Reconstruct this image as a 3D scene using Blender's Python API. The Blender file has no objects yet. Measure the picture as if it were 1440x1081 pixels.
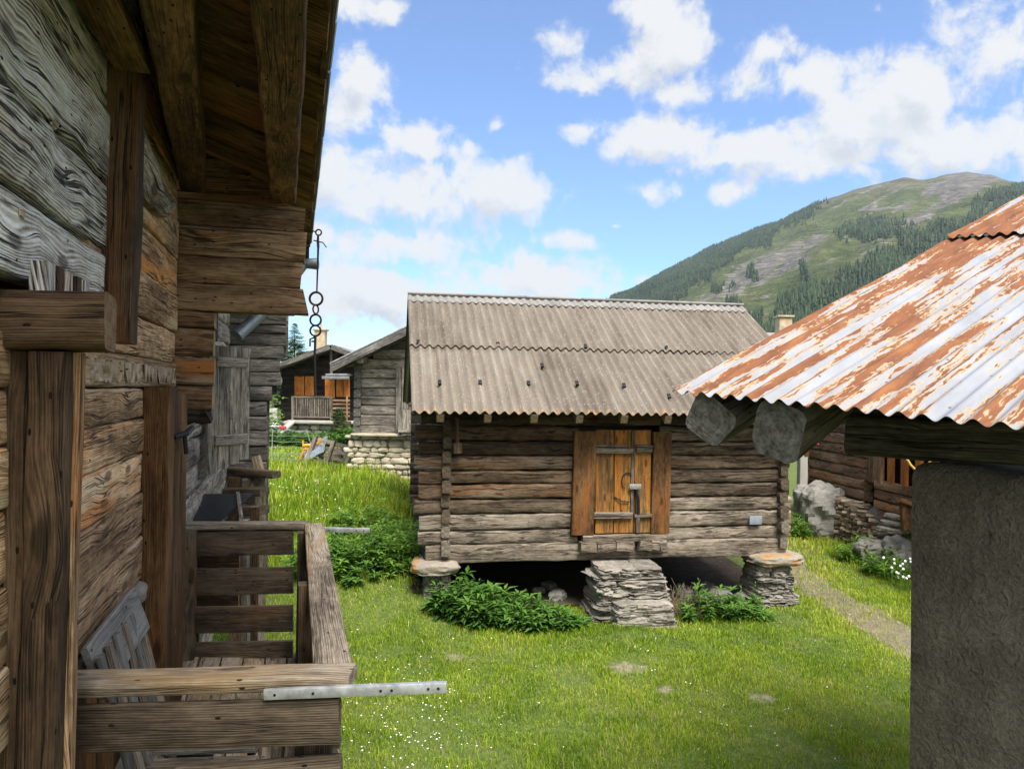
import bpy, math, random
import numpy as np
from mathutils import Vector, Matrix, noise

random.seed(7)
rng = np.random.default_rng(11)
sc = bpy.context.scene
col = sc.collection
V = Vector
R = math.radians

# ------------------------------------------------------------------ camera
F = 1040.0
HC = 3.05
PIT, ROLL = R(0.413), R(0.8)
CAM = V((0, 0, HC))
_f = V((0, math.cos(PIT), math.sin(PIT)))
_u0 = V((0, -math.sin(PIT), math.cos(PIT)))
_r0 = V((1, 0, 0))
_r = _r0 * math.cos(ROLL) + _u0 * math.sin(ROLL)
_u = _u0 * math.cos(ROLL) - _r0 * math.sin(ROLL)

def P(px, py, d):
    v = _f + _r * ((px - 720) / F) + _u * ((540.5 - py) / F)
    return CAM + v * (d / v.y)

cam_d = bpy.data.cameras.new('camera')
cam = bpy.data.objects.new('camera', cam_d)
col.objects.link(cam)
M = Matrix((( _r.x, _u.x, -_f.x, 0), (_r.y, _u.y, -_f.y, 0), (_r.z, _u.z, -_f.z, HC), (0, 0, 0, 1)))
cam.matrix_world = M
cam_d.sensor_width = 36
cam_d.lens = 36 * F / 1440
cam_d.clip_end = 20000
cam_d.clip_start = 0.02
sc.camera = cam

# ------------------------------------------------------------------ ground height
def ss(a, b, x):
    t = np.clip((np.asarray(x, float) - a) / (b - a), 0, 1)
    return t * t * (3 - 2 * t)

def gz(x, y):
    x = np.asarray(x, float); y = np.asarray(y, float)
    left = 1 - ss(-3.2, -0.2, x)
    up = ss(8.6, 14.0, y) * 0.92 * left
    near = 0.12 * (1 - ss(-3, 0, x))
    back = -0.60 * ss(19, 34, y) * left
    rt = 0.34 * ss(11.0, 15.0, y) * ss(2.5, 5.5, x)
    bump = 0.03 * np.sin(x * 1.3 + 0.7 * y) + 0.025 * np.sin(0.9 * y - 0.6 * x + 2) + 0.015 * np.sin(2.9 * x + 1.7 * y)
    bump = bump * (1 - 0.8 * ss(40, 80, y))
    near = near + 0.27 * np.exp(-(((x + 1.5) / 1.2) ** 2 + ((y - 10.3) / 0.7) ** 2))
    far = -9.0 * ss(60, 300, np.hypot(x, y))
    return up + near + back + rt + bump + far

def g(x, y):
    return float(gz(x, y))

# ------------------------------------------------------------------ mesh builder
class MB:
    def __init__(s):
        s.v = []; s.f = []; s.uv = []; s.rnd = []; s.eg = []
    def face(s, idx, uv, rnd=0.5, eg=0.0):
        s.f.append(idx); s.uv.extend(uv); s.rnd.append(rnd); s.eg.append(eg)
    def add(s, vs):
        n = len(s.v); s.v.extend(vs); return n
    def build(s, name, mat, parent=None, smooth=35):
        me = bpy.data.meshes.new(name)
        base = V((0, 0, 0))
        if parent is not None:
            base = V(parent.get('_b', (0, 0, 0)))
        me.from_pydata([(v[0] - base.x, v[1] - base.y, v[2] - base.z) for v in s.v], [], s.f)
        uvl = me.uv_layers.new(name='UVMap')
        uvl.data.foreach_set('uv', np.array(s.uv, dtype=np.float32).ravel())
        a = me.attributes.new('rnd', 'FLOAT', 'FACE'); a.data.foreach_set('value', np.array(s.rnd, dtype=np.float32))
        a = me.attributes.new('endg', 'FLOAT', 'FACE'); a.data.foreach_set('value', np.array(s.eg, dtype=np.float32))
        me.materials.append(mat)
        if smooth:
            me.polygons.foreach_set('use_smooth', [True] * len(me.polygons))
            me.set_sharp_from_angle(angle=R(smooth))
        me.update()
        o = bpy.data.objects.new(name, me)
        col.objects.link(o)
        if parent is not None:
            o.parent = parent
            o['_b'] = tuple(base)
        return o

def tag(o, label, cat, group=None, kind=None):
    if label: o['label'] = label
    if cat: o['category'] = cat
    if group: o['group'] = group
    if kind: o['kind'] = kind
    return o

def thing(name, loc, label, cat, group=None):
    o = bpy.data.objects.new(name, None)
    o.empty_display_size = 0.2
    col.objects.link(o)
    o.location = loc
    o['_b'] = tuple(loc)
    return tag(o, label, cat, group)

def solo(mb, name, mat, loc, label, cat, group=None, smooth=35):
    """a thing that is a single mesh, origin at loc"""
    fake = {'_b': tuple(loc)}
    class D(dict): pass
    mb.v = [(v[0] - loc[0], v[1] - loc[1], v[2] - loc[2]) for v in mb.v]
    o = mb.build(name, mat, None, smooth)
    o.location = loc
    return tag(o, label, cat, group)

def rrect(w, h, r, n=2):
    r = min(r, w * 0.49, h * 0.49)
    pts = []
    for cx, cy, a0 in ((w/2-r, h/2-r, 0), (-w/2+r, h/2-r, 90), (-w/2+r, -h/2+r, 180), (w/2-r, -h/2+r, 270)):
        for k in range(n + 1):
            a = R(a0 + 90 * k / n)
            pts.append((cx + r * math.cos(a), cy + r * math.sin(a)))
    return pts

def beam(mb, a, b, w, h, up=(0, 0, 1), r=0.012, seg=None, jit=0.0, rnd=None, n=2, freq=3.0, w1=None, h1=None, skew=0.0):
    """a timber from a to b; w is the width along (t x up), h the height along up"""
    a = V(a); b = V(b); t = (b - a); L = t.length; t = t / L
    side = t.cross(V(up)).normalized(); upv = side.cross(t).normalized()
    if seg is None: seg = max(1, int(L / 0.25)) if jit else 1
    rnd = random.random() if rnd is None else rnd
    prof = rrect(w, h, r, n); m = len(prof)
    per = [0.0]
    for i in range(m):
        p, q = prof[i], prof[(i + 1) % m]
        per.append(per[-1] + math.hypot(q[0] - p[0], q[1] - p[1]))
    o3 = V((rnd * 50, rnd * 31, rnd * 77))
    base = len(mb.v)
    for k in range(seg + 1):
        f = k / seg
        c = a + t * (L * f)
        sw = 1 + ((w1 / w - 1) * f if w1 else 0); sh = 1 + ((h1 / h - 1) * f if h1 else 0)
        for (x, y) in prof:
            p = c + side * (x * sw) + upv * (y * sh)
            if skew and k in (0, seg):
                p = p + t * ((y / h) * skew * (1 if k else -1))
            if jit:
                q = p * freq + o3
                d = noise.noise_vector(V((q.x, q.y, q.z))) + 0.5 * noise.noise_vector(q * 2.7)
                dd = side * d.x + upv * d.y
                if k in (0, seg): dd = dd + t * d.z
                p = p + dd * jit
            mb.v.append(p)
    uo = rnd * 7.3; vo = rnd * 13.7
    for k in range(seg):
        for i in range(m):
            j = (i + 1) % m
            i0 = base + k * m + i; i1 = base + k * m + j; i2 = i1 + m; i3 = i0 + m
            u0 = L * k / seg + uo; u1 = L * (k + 1) / seg + uo
            v0 = per[i] + vo; v1 = per[i + 1] + vo
            mb.face((i0, i1, i2, i3), [(u0, v0), (u0, v1), (u1, v1), (u1, v0)], rnd)
    uvc = [(p[0], p[1]) for p in prof]
    mb.face(tuple(base + i for i in range(m))[::-1], uvc[::-1], rnd, 1.0)
    mb.face(tuple(base + seg * m + i for i in range(m)), uvc, rnd, 1.0)

def box(mb, c, sx, sy, sz, rot=0.0, r=0.006, jit=0.0, rnd=None):
    ex = V((math.cos(rot), math.sin(rot), 0))
    beam(mb, V(c) - ex * sx / 2, V(c) + ex * sx / 2, sy, sz, r=r, jit=jit, rnd=rnd)

def tube(mb, pts, r, n=8, closed=False, rnd=0.5):
    pts = [V(p) for p in pts]
    base = len(mb.v); N = len(pts)
    prev = None
    for k, p in enumerate(pts):
        if closed: t = pts[(k + 1) % N] - pts[k - 1]
        else: t = pts[min(k + 1, N - 1)] - pts[max(k - 1, 0)]
        t.normalize()
        if prev is None:
            s = t.cross(V((0.3, 0.2, 1)));
            if s.length < 1e-3: s = t.cross(V((1, 0, 0)))
        else:
            s = prev - t * prev.dot(t)
        s.normalize(); prev = s
        w = t.cross(s)
        rr = r[k] if isinstance(r, (list, tuple)) else r
        for i in range(n):
            a = 2 * math.pi * i / n
            mb.v.append(p + s * (rr * math.cos(a)) + w * (rr * math.sin(a)))
    for k in range(N if closed else N - 1):
        k2 = (k + 1) % N
        for i in range(n):
            j = (i + 1) % n
            mb.face((base + k*n + i, base + k*n + j, base + k2*n + j, base + k2*n + i), [(k*.1, i*.02), (k*.1, j*.02), (k*.1+.1, j*.02), (k*.1+.1, i*.02)], rnd)
    if not closed:
        mb.face(tuple(base + i for i in range(n))[::-1], [(0, 0)] * n, rnd, 1.0)
        mb.face(tuple(base + (N-1)*n + i for i in range(n)), [(0, 0)] * n, rnd, 1.0)

def rock(mb, c, sx, sy, sz, rot=0.0, seed=0, res=5, pw=3.0, amp=0.12, fr=1.6):
    """a weathered block: rounded cube with noise"""
    c = V(c); cr, sr = math.cos(rot), math.sin(rot)
    o3 = V((seed * 3.17, seed * 1.31, seed * 7.7))
    rnd = (seed * 0.6180339) % 1.0
    seen = {}
    for ax in range(3):
        for sg in (-1, 1):
            ids_ = []
            for i in range(res + 1):
                for j in range(res + 1):
                    u = -1 + 2 * i / res; w = -1 + 2 * j / res
                    p = [0, 0, 0]; p[ax] = sg; p[(ax+1) % 3] = u; p[(ax+2) % 3] = w
                    key = (round(p[0], 4), round(p[1], 4), round(p[2], 4))
                    if key in seen: ids_.append(seen[key]); continue
                    seen[key] = len(mb.v); ids_.append(len(mb.v))
                    q = V(p)
                    l = (abs(q.x)**pw + abs(q.y)**pw + abs(q.z)**pw) ** (1 / pw)
                    q = q / l
                    d = 1 + amp * (noise.noise(q * fr + o3) + 0.5 * noise.noise(q * fr * 2.6 + o3))
                    x, y, z = q.x * sx / 2 * d, q.y * sy / 2 * d, q.z * sz / 2 * d
                    mb.v.append((c.x + x * cr - y * sr, c.y + x * sr + y * cr, c.z + z))
            for i in range(res):
                for j in range(res):
                    a0 = i * (res + 1) + j
                    ids = (ids_[a0], ids_[a0 + res + 1], ids_[a0 + res + 2], ids_[a0 + 1])
                    if sg < 0: ids = ids[::-1]
                    sz_ = (sx + sy) / 2
                    mb.face(ids, [(i / res * sz_ + seed, j / res * sz_)] * 4, rnd)

# ------------------------------------------------------------------ materials
def new_mat(name):
    m = bpy.data.materials.new(name); m.use_nodes = True
    nt = m.node_tree; nt.nodes.clear()
    out = nt.nodes.new('ShaderNodeOutputMaterial')
    return m, nt, out

class N:
    """tiny node helper"""
    def __init__(s, nt): s.nt = nt
    def n(s, t, **k):
        x = s.nt.nodes.new(t)
        for a, b in k.items(): setattr(x, a, b)
        return x
    def l(s, a, b): s.nt.links.new(a, b)
    def put(s, sock, v):
        if isinstance(v, (int, float)): sock.default_value = v
        elif isinstance(v, (tuple, list)): sock.default_value = v
        else: s.l(v, sock)
    def math(s, op, a, b=0.0, c=0.0, clamp=False):
        x = s.n('ShaderNodeMath', operation=op); x.use_clamp = clamp
        s.put(x.inputs[0], a); s.put(x.inputs[1], b); s.put(x.inputs[2], c)
        return x.outputs[0]
    def vec(s, x, y, z=0.0):
        c = s.n('ShaderNodeCombineXYZ'); s.put(c.inputs[0], x); s.put(c.inputs[1], y); s.put(c.inputs[2], z); return c.outputs[0]
    def noise(s, vec, scale=1, detail=3, rough=0.55, dist=0.0):
        x = s.n('ShaderNodeTexNoise'); s.put(x.inputs['Vector'], vec); x.inputs['Scale'].default_value = scale
        x.inputs['Detail'].default_value = detail; x.inputs['Roughness'].default_value = rough; x.inputs['Distortion'].default_value = dist
        return x.outputs['Fac']
    def ramp(s, fac, stops, interp='LINEAR'):
        x = s.n('ShaderNodeValToRGB'); x.color_ramp.interpolation = interp
        e = x.color_ramp.elements
        while len(e) < len(stops): e.new(0.5)
        for i, (p, c) in enumerate(stops):
            e[i].position = p; e[i].color = (c[0], c[1], c[2], 1) if len(c) == 3 else c
        s.put(x.inputs[0], fac); return x.outputs[0]
    def mr(s, v, a, b, c=0.0, d=1.0, smooth=False):
        x = s.n('ShaderNodeMapRange'); x.clamp = True
        if smooth: x.interpolation_type = 'SMOOTHSTEP'
        s.put(x.inputs[0], v); s.put(x.inputs[1], a); s.put(x.inputs[2], b); s.put(x.inputs[3], c); s.put(x.inputs[4], d)
        return x.outputs[0]
    def mix(s, fac, a, b, mode='MIX'):
        x = s.n('ShaderNodeMix', data_type='RGBA', blend_type=mode)
        s.put(x.inputs[0], fac)
        for sock, v in ((x.inputs[6], a), (x.inputs[7], b)):
            if isinstance(v, (tuple, list)): sock.default_value = (v[0], v[1], v[2], 1)
            else: s.l(v, sock)
        return x.outputs[2]
    def uv(s):
        t = s.n('ShaderNodeUVMap'); t.uv_map = 'UVMap'
        sp = s.n('ShaderNodeSeparateXYZ'); s.l(t.outputs[0], sp.inputs[0])
        return t.outputs[0], sp.outputs[0], sp.outputs[1]
    def attr(s, name):
        a = s.n('ShaderNodeAttribute'); a.attribute_name = name
        return a.outputs['Fac']
    def pos(s):
        return s.n('ShaderNodeNewGeometry').outputs['Position']
    def bsdf(s, out, color, rough=0.8, bump=None, strength=0.5, dist=0.01, metal=0.0, spec=0.3):
        b = s.n('ShaderNodeBsdfPrincipled')
        s.put(b.inputs['Base Color'], color if not isinstance(color, tuple) else (*color, 1))
        s.put(b.inputs['Roughness'], rough); s.put(b.inputs['Metallic'], metal)
        b.inputs['Specular IOR Level'].default_value = spec
        if bump is not None:
            bp = s.n('ShaderNodeBump'); bp.inputs['Strength'].default_value = strength; bp.inputs['Distance'].default_value = dist
            s.put(bp.inputs['Height'], bump); s.l(bp.outputs[0], b.inputs['Normal'])
        s.l(b.outputs[0], out.inputs[0]); return b

def wood(name, dark, mid, light, warm=None, warm_amt=0.0, ring=0.5, crack=1.0, knots=0.5, bump=0.6, scale=1.0, patch=None, patch_lo=0.54, spread=0.5, endc=None, rough=0.85, warp=0.030, fq=1.0):
    m, nt, out = new_mat(name); q = N(nt)
    uv, u, v = q.uv(); rnd = q.attr('rnd'); eg = q.attr('endg')
    u = q.math('MULTIPLY', u, scale); v = q.math('MULTIPLY', v, scale)
    zr = q.math('MULTIPLY', rnd, 23.0)
    low = q.noise(q.vec(q.math('MULTIPLY', u, 1.3), q.math('MULTIPLY', v, 4.5), zr), 1.0, 3, 0.5)
    # knots
    vo = q.n('ShaderNodeTexVoronoi'); vo.voronoi_dimensions = '2D'
    q.l(q.vec(q.math('MULTIPLY_ADD', u, 1.9, zr), q.math('MULTIPLY', v, 6.0)), vo.inputs['Vector']); vo.inputs['Scale'].default_value = 1.0
    kd = vo.outputs['Distance']
    sp = q.n('ShaderNodeSeparateColor'); q.l(vo.outputs['Color'], sp.inputs[0])
    kon = q.math('LESS_THAN', sp.outputs[0], knots)
    kfall = q.math('MULTIPLY', q.mr(kd, 0.05, 0.5, 1.0, 0.0, True), kon)
    v2 = q.math('MULTIPLY_ADD', q.math('SUBTRACT', low, 0.5), warp, v)
    v3 = q.math('MULTIPLY_ADD', kfall, 0.030, v2)
    grain = q.noise(q.vec(q.math('MULTIPLY', u, 4.2), q.math('MULTIPLY', v3, 150.0 * fq), zr), 1.0, 5, 0.65)
    rg = q.math('SINE', q.math('ADD', q.math('MULTIPLY', v3, 800.0 * fq), q.math('MULTIPLY', grain, 5.0)))
    rg = q.math('MULTIPLY_ADD', rg, 0.5, 0.5)
    fine = q.noise(q.vec(q.math('MULTIPLY', u, 9.0), q.math('MULTIPLY', v, 210.0), zr), 1.0, 2, 0.6)
    fac = q.math('ADD', q.math('MULTIPLY', grain, 0.85), q.math('MULTIPLY', q.math('SUBTRACT', rg, 0.5), 0.17 * ring))
    fac = q.math('ADD', fac, q.math('MULTIPLY', q.math('SUBTRACT', low, 0.5), 1.1))
    fac = q.math('ADD', fac, q.math('MULTIPLY', q.math('SUBTRACT', fine, 0.5), 0.45))
    mott = q.noise(q.vec(q.math('MULTIPLY', u, 11.0), q.math('MULTIPLY', v, 26.0), zr), 1.0, 5, 0.7)
    fac = q.math('ADD', fac, q.math('MULTIPLY', q.math('SUBTRACT', mott, 0.5), 0.75))
    fac = q.math('ADD', fac, 0.08)
    c = q.ramp(fac, [(0.22, dark), (0.5, mid), (0.78, light)])
    if warm:
        wn = q.noise(q.vec(q.math('MULTIPLY', u, 0.9), q.math('MULTIPLY', v, 5.0), q.math('ADD', zr, 9.0)), 1.0, 4, 0.6)
        wf = q.mr(q.math('ADD', wn, q.math('MULTIPLY', q.math('SUBTRACT', rnd, 0.5), 0.3)), 0.62 - 0.3 * warm_amt, 0.80 - 0.3 * warm_amt)
        wc = q.mix(grain, tuple(x * 0.55 for x in warm), tuple(min(1, x * 1.35) for x in warm))
        c = q.mix(q.math('MULTIPLY', wf, 0.85), c, wc)
    if patch:
        pn = q.noise(q.vec(q.math('MULTIPLY', u, 1.2), q.math('MULTIPLY', v, 9.0), q.math('ADD', zr, 4.0)), 1.0, 5, 0.65)
        c = q.mix(q.math('MULTIPLY', q.mr(pn, patch_lo, patch_lo + 0.12), 0.8), c, patch)
    # knots colour
    kcore = q.math('MULTIPLY', q.mr(kd, 0.07, 0.15, 1.0, 0.0, True), kon)
    c = q.mix(q.math('MULTIPLY', kcore, 0.75), c, tuple(x * 0.7 for x in dark))
    # cracks
    cn = q.noise(q.vec(q.math('MULTIPLY', u, 0.75), q.math('MULTIPLY', v3, 27.0), q.math('ADD', zr, 3.0)), 1.0, 3, 0.55)
    cm = q.noise(q.vec(q.math('MULTIPLY', u, 1.1), q.math('MULTIPLY', v, 7.0), q.math('ADD', zr, 6.0)), 1.0, 1, 0.5)
    ck = q.mr(q.math('ABSOLUTE', q.math('SUBTRACT', cn, 0.5)), 0.0, 0.022, 1.0, 0.0)
    ck = q.math('MULTIPLY', q.math('MULTIPLY', ck, q.mr(cm, 0.38, 0.50)), crack, clamp=True)
    c = q.mix(q.math('MULTIPLY', ck, 0.9), c, tuple(x * 0.18 for x in dark))
    # small nail / worm holes
    vh = q.n('ShaderNodeTexVoronoi'); vh.voronoi_dimensions = '2D'
    q.l(q.vec(q.math('MULTIPLY', u, 9.0), q.math('MULTIPLY', v, 22.0)), vh.inputs['Vector']); vh.inputs['Scale'].default_value = 1.0
    sh = q.n('ShaderNodeSeparateColor'); q.l(vh.outputs['Color'], sh.inputs[0])
    hole = q.math('MULTIPLY', q.math('LESS_THAN', vh.outputs['Distance'], 0.09), q.math('LESS_THAN', sh.outputs[0], 0.16))
    c = q.mix(hole, c, tuple(x * 0.2 for x in dark))
    # per board tone
    tone = q.math('MULTIPLY_ADD', q.math('SUBTRACT', rnd, 0.5), spread, 1.0)
    tn = q.n('ShaderNodeCombineColor'); [q.l(tone, tn.inputs[i]) for i in range(3)]
    c = q.mix(1.0, c, tn.outputs[0], 'MULTIPLY')
    # end grain
    ln = q.n('ShaderNodeVectorMath', operation='LENGTH'); q.l(uv, ln.inputs[0])
    er = q.math('SINE', q.math('MULTIPLY', q.math('MULTIPLY_ADD', low, 0.05, ln.outputs['Value']), 300.0))
    en = q.n('ShaderNodeTexNoise'); q.l(uv, en.inputs['Vector']); en.inputs['Scale'].default_value = 22.0; en.inputs['Detail'].default_value = 6; en.inputs['Roughness'].default_value = 0.7
    ec = q.ramp(q.math('MULTIPLY_ADD', er, 0.05, q.math('MULTIPLY_ADD', en.outputs['Fac'], 1.9, -0.45)), [(0.2, endc[0] if endc else dark), (0.85, endc[1] if endc else light)])
    c = q.mix(eg, c, ec)
    h = q.math('ADD', q.math('ADD', q.math('MULTIPLY', grain, 0.40), q.math('MULTIPLY', mott, 0.45)), q.math('MULTIPLY', rg, 0.16 * ring))
    h = q.math('SUBTRACT', h, q.math('MULTIPLY', ck, 1.4))
    h = q.math('SUBTRACT', h, q.math('MULTIPLY', kcore, 0.4))
    h = q.math('SUBTRACT', h, q.math('MULTIPLY', hole, 0.8))
    h = q.math('MULTIPLY', h, q.math('MULTIPLY_ADD', eg, -0.85, 1.0))
    h = q.math('ADD', h, q.math('MULTIPLY', q.math('MULTIPLY', en.outputs['Fac'], eg), 0.8))
    q.bsdf(out, c, rough, h, bump, 0.012, spec=0.25)
    return m

def stone(name, c0, c1, c2, lichen=None, lich=0.5, scale=6.0, bump=0.7, spread=0.5):
    m, nt, out = new_mat(name); q = N(nt)
    p = q.pos(); rnd = q.attr('rnd')
    n1 = q.noise(p, scale, 5, 0.65); n2 = q.noise(p, scale * 6, 4, 0.6); n3 = q.noise(p, scale * 0.5, 2, 0.5)
    mp = q.n('ShaderNodeMapping'); mp.inputs['Scale'].default_value = (1, 1, 7); q.l(p, mp.inputs[0])
    n4 = q.noise(mp.outputs[0], scale * 1.6, 3, 0.6)
    fac = q.math('ADD', q.math('MULTIPLY', n1, 0.5), q.math('ADD', q.math('MULTIPLY', n2, 0.3), q.math('MULTIPLY', n4, 0.3)))
    c = q.ramp(fac, [(0.36, c0), (0.55, c1), (0.74, c2)])
    tone = q.math('MULTIPLY_ADD', q.math('SUBTRACT', rnd, 0.5), spread, 1.0)
    tn = q.n('ShaderNodeCombineColor'); [q.l(tone, tn.inputs[i]) for i in range(3)]
    c = q.mix(1.0, c, tn.outputs[0], 'MULTIPLY')
    if lichen:
        c = q.mix(q.mr(q.math('MULTIPLY_ADD', n2, 0.25, q.math('MULTIPLY', n3, 0.85)), 0.62 - 0.2 * lich, 0.68 - 0.2 * lich), c, lichen)
    h = q.math('ADD', q.math('MULTIPLY', n1, 0.6), q.math('ADD', q.math('MULTIPLY', n2, 0.3), q.math('MULTIPLY', n4, 0.5)))
    q.bsdf(out, c, 0.9, h, bump, 0.03)
    return m

def plain(name, c, rough=0.6, metal=0.0, var=0.25, scale=12.0, bump=0.15):
    m, nt, out = new_mat(name); q = N(nt)
    n = q.noise(q.pos(), scale, 4, 0.6)
    cc = q.ramp(n, [(0.25, tuple(x * (1 - var) for x in c)), (0.75, tuple(min(1, x * (1 + var)) for x in c))])
    q.bsdf(out, cc, rough, n, bump, 0.01, metal)
    return m

def foliage(name, c0, c1, c2, trans=0.35, scale=3.0):
    m, nt, out = new_mat(name); q = N(nt)
    rnd = q.attr('rnd')
    n = q.noise(q.pos(), scale, 2, 0.5)
    c = q.ramp(q.math('ADD', q.math('MULTIPLY', rnd, 0.7), q.math('MULTIPLY', q.math('SUBTRACT', n, 0.35), 0.9)), [(0.1, c0), (0.5, c1), (0.95, c2)])
    d = q.n('ShaderNodeBsdfPrincipled'); q.l(c, d.inputs['Base Color']); d.inputs['Roughness'].default_value = 0.6; d.inputs['Specular IOR Level'].default_value = 0.25
    t = q.n('ShaderNodeBsdfTranslucent'); q.l(c, t.inputs[0])
    mx = q.n('ShaderNodeMixShader'); mx.inputs[0].default_value = trans
    q.l(d.outputs[0], mx.inputs[1]); q.l(t.outputs[0], mx.inputs[2]); q.l(mx.outputs[0], out.inputs[0])
    return m

# --- woods
W_BROWN = wood('weathered_brown_wood', (0.0685, 0.03797, 0.01796), (0.2055, 0.1245, 0.06786), (0.411, 0.279, 0.1648), warm=(0.3699, 0.1424, 0.03993), warm_amt=0.08, ring=0.9, patch=(0.3426, 0.2551, 0.1747), knots=0.5, bump=0.8, endc=((0.137, 0.08307, 0.03993), (0.4658, 0.3203, 0.1896)))
W_WALL = wood('hewn_wall_wood', (0.1221, 0.06925, 0.03331), (0.366, 0.2273, 0.1258), (0.7321, 0.5086, 0.3053), warm=(0.6589, 0.2597, 0.074), warm_amt=0.05, ring=0.9, patch=(0.6099, 0.4653, 0.3238), knots=0.5, bump=0.8, endc=((0.244, 0.1514, 0.074), (0.8033, 0.5843, 0.3515)))  # brown wood again, lighter: light on the right-facing wall put into colour
W_INSL = wood('smooth_hewn_wood', (0.08791, 0.04986, 0.02398), (0.2635, 0.1637, 0.09058), (0.5271, 0.3662, 0.2198), warm=(0.4744, 0.187, 0.05328), warm_amt=-0.1, ring=0.3, patch=(0.4391, 0.335, 0.2331), knots=0.0, crack=0.4, bump=0.8, endc=((0.1757, 0.109, 0.05328), (0.5784, 0.4207, 0.2531)))
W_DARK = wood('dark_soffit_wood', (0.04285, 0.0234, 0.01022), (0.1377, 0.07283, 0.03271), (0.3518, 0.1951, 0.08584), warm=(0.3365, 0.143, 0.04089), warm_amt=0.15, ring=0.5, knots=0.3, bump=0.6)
W_POST = wood('dark_brown_post_wood', (0.02236, 0.01278, 0.006363), (0.06331, 0.03705, 0.01962), (0.1267, 0.07983, 0.04504), warm=(0.1267, 0.05112, 0.01591), warm_amt=0.0, ring=0.7, knots=0.35, bump=0.7, endc=((0.08938, 0.04472, 0.01591), (0.2534, 0.1725, 0.1007)))
W_SILVER = wood('silver_grey_wood', (0.09246, 0.08219, 0.0699), (0.5547, 0.5088, 0.4415), (0.85, 0.85, 0.85), ring=1.6, crack=1.6, knots=0.7, bump=1.2, warp=0.05, fq=0.7, warm=(0.5753, 0.3913, 0.2208), warm_amt=-0.1, spread=0.3)
W_RAIL = wood('rail_wood', (0.06868, 0.05326, 0.03916), (0.174, 0.1417, 0.1061), (0.3297, 0.2792, 0.2163), warm=(0.2747, 0.1718, 0.06526), warm_amt=0.1, ring=1.0, crack=0.7, knots=0.35, bump=0.6)
W_RAILD = wood('dark_rail_wood', (0.02576, 0.01907, 0.01256), (0.07302, 0.05325, 0.03545), (0.146, 0.1096, 0.07757), warm=(0.1718, 0.08744, 0.03694), warm_amt=0.05, ring=0.9, crack=0.6, knots=0.4, bump=0.5)
W_GREY = wood('grey_house_wood', (0.0707, 0.06307, 0.05403), (0.2121, 0.1867, 0.1535), (0.4807, 0.4226, 0.3513), ring=0.7, knots=0.4, bump=0.8)
W_GREYD = wood('dark_grey_house_wood', (0.03388, 0.03234, 0.03018), (0.1078, 0.09996, 0.09055), (0.2464, 0.2278, 0.2058), ring=0.6, knots=0.4, bump=0.8)
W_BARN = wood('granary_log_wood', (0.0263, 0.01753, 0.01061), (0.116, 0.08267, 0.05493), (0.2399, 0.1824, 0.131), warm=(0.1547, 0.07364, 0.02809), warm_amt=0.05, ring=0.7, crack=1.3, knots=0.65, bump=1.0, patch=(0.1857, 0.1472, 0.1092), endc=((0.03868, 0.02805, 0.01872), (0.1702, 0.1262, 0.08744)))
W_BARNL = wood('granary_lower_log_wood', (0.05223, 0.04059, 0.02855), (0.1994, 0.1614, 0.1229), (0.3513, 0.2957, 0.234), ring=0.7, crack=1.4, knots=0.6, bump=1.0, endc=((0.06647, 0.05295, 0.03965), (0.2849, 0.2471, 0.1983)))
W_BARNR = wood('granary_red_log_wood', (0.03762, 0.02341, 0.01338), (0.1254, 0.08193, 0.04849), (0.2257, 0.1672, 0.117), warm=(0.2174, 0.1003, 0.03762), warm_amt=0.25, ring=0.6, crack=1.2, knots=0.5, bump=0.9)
W_BARND = wood('granary_upper_log_wood', (0.01475, 0.009193, 0.004901), (0.0503, 0.03218, 0.01782), (0.1073, 0.07472, 0.04456), warm=(0.08044, 0.03161, 0.01114), warm_amt=0.15, ring=0.6, crack=1.2, knots=0.5, bump=0.9)  # upper logs: eave shade put into a darker colour
W_DOOR = wood('honey_door_wood', (0.0506, 0.0247, 0.0076), (0.2392, 0.1121, 0.0266), (0.4232, 0.2232, 0.06175), warm=(0.3496, 0.133, 0.0209), warm_amt=0.35, ring=1.0, crack=1.0, knots=0.6, bump=0.5, patch=(0.069, 0.0475, 0.0266), patch_lo=0.50, spread=0.5)
W_JAMB = wood('door_jamb_wood', (0.02604, 0.01204, 0.004347), (0.09672, 0.04696, 0.01739), (0.1861, 0.1024, 0.04347), warm=(0.2232, 0.07227, 0.01304), warm_amt=0.1, ring=0.8, crack=0.7, knots=0.4, bump=0.5)
W_BATTEN = wood('grey_batten_wood', (0.0504, 0.0396, 0.03024), (0.144, 0.1188, 0.0936), (0.2592, 0.2232, 0.1872), ring=0.6, knots=0.2, bump=0.5)
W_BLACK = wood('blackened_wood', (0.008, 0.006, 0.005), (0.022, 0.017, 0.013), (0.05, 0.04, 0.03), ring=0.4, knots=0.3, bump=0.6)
W_ORANGE = wood('varnished_orange_wood', (0.20, 0.06, 0.012), (0.42, 0.14, 0.028), (0.55, 0.22, 0.05), ring=0.6, crack=0.1, knots=0.2, bump=0.2, spread=0.2)
W_CABIN = wood('cabin_log_wood', (0.06996, 0.04044, 0.02247), (0.2187, 0.1276, 0.07271), (0.4373, 0.28, 0.1718), warm=(0.3848, 0.1555, 0.0661), warm_amt=0.1, ring=0.5, knots=0.4, bump=0.8)
W_BLEACH = wood('bleached_board_wood', (0.08033, 0.078, 0.07122), (0.1484, 0.1428, 0.1322), (0.2224, 0.213, 0.1966), ring=0.5, crack=0.5, knots=0.2, bump=0.4)
W_SHED = wood('shed_beam_wood', (0.024, 0.020, 0.015), (0.070, 0.057, 0.043), (0.14, 0.118, 0.092), ring=0.6, crack=1.3, knots=0.4, bump=0.9, endc=((0.060, 0.056, 0.050), (0.30, 0.285, 0.26)))
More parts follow.
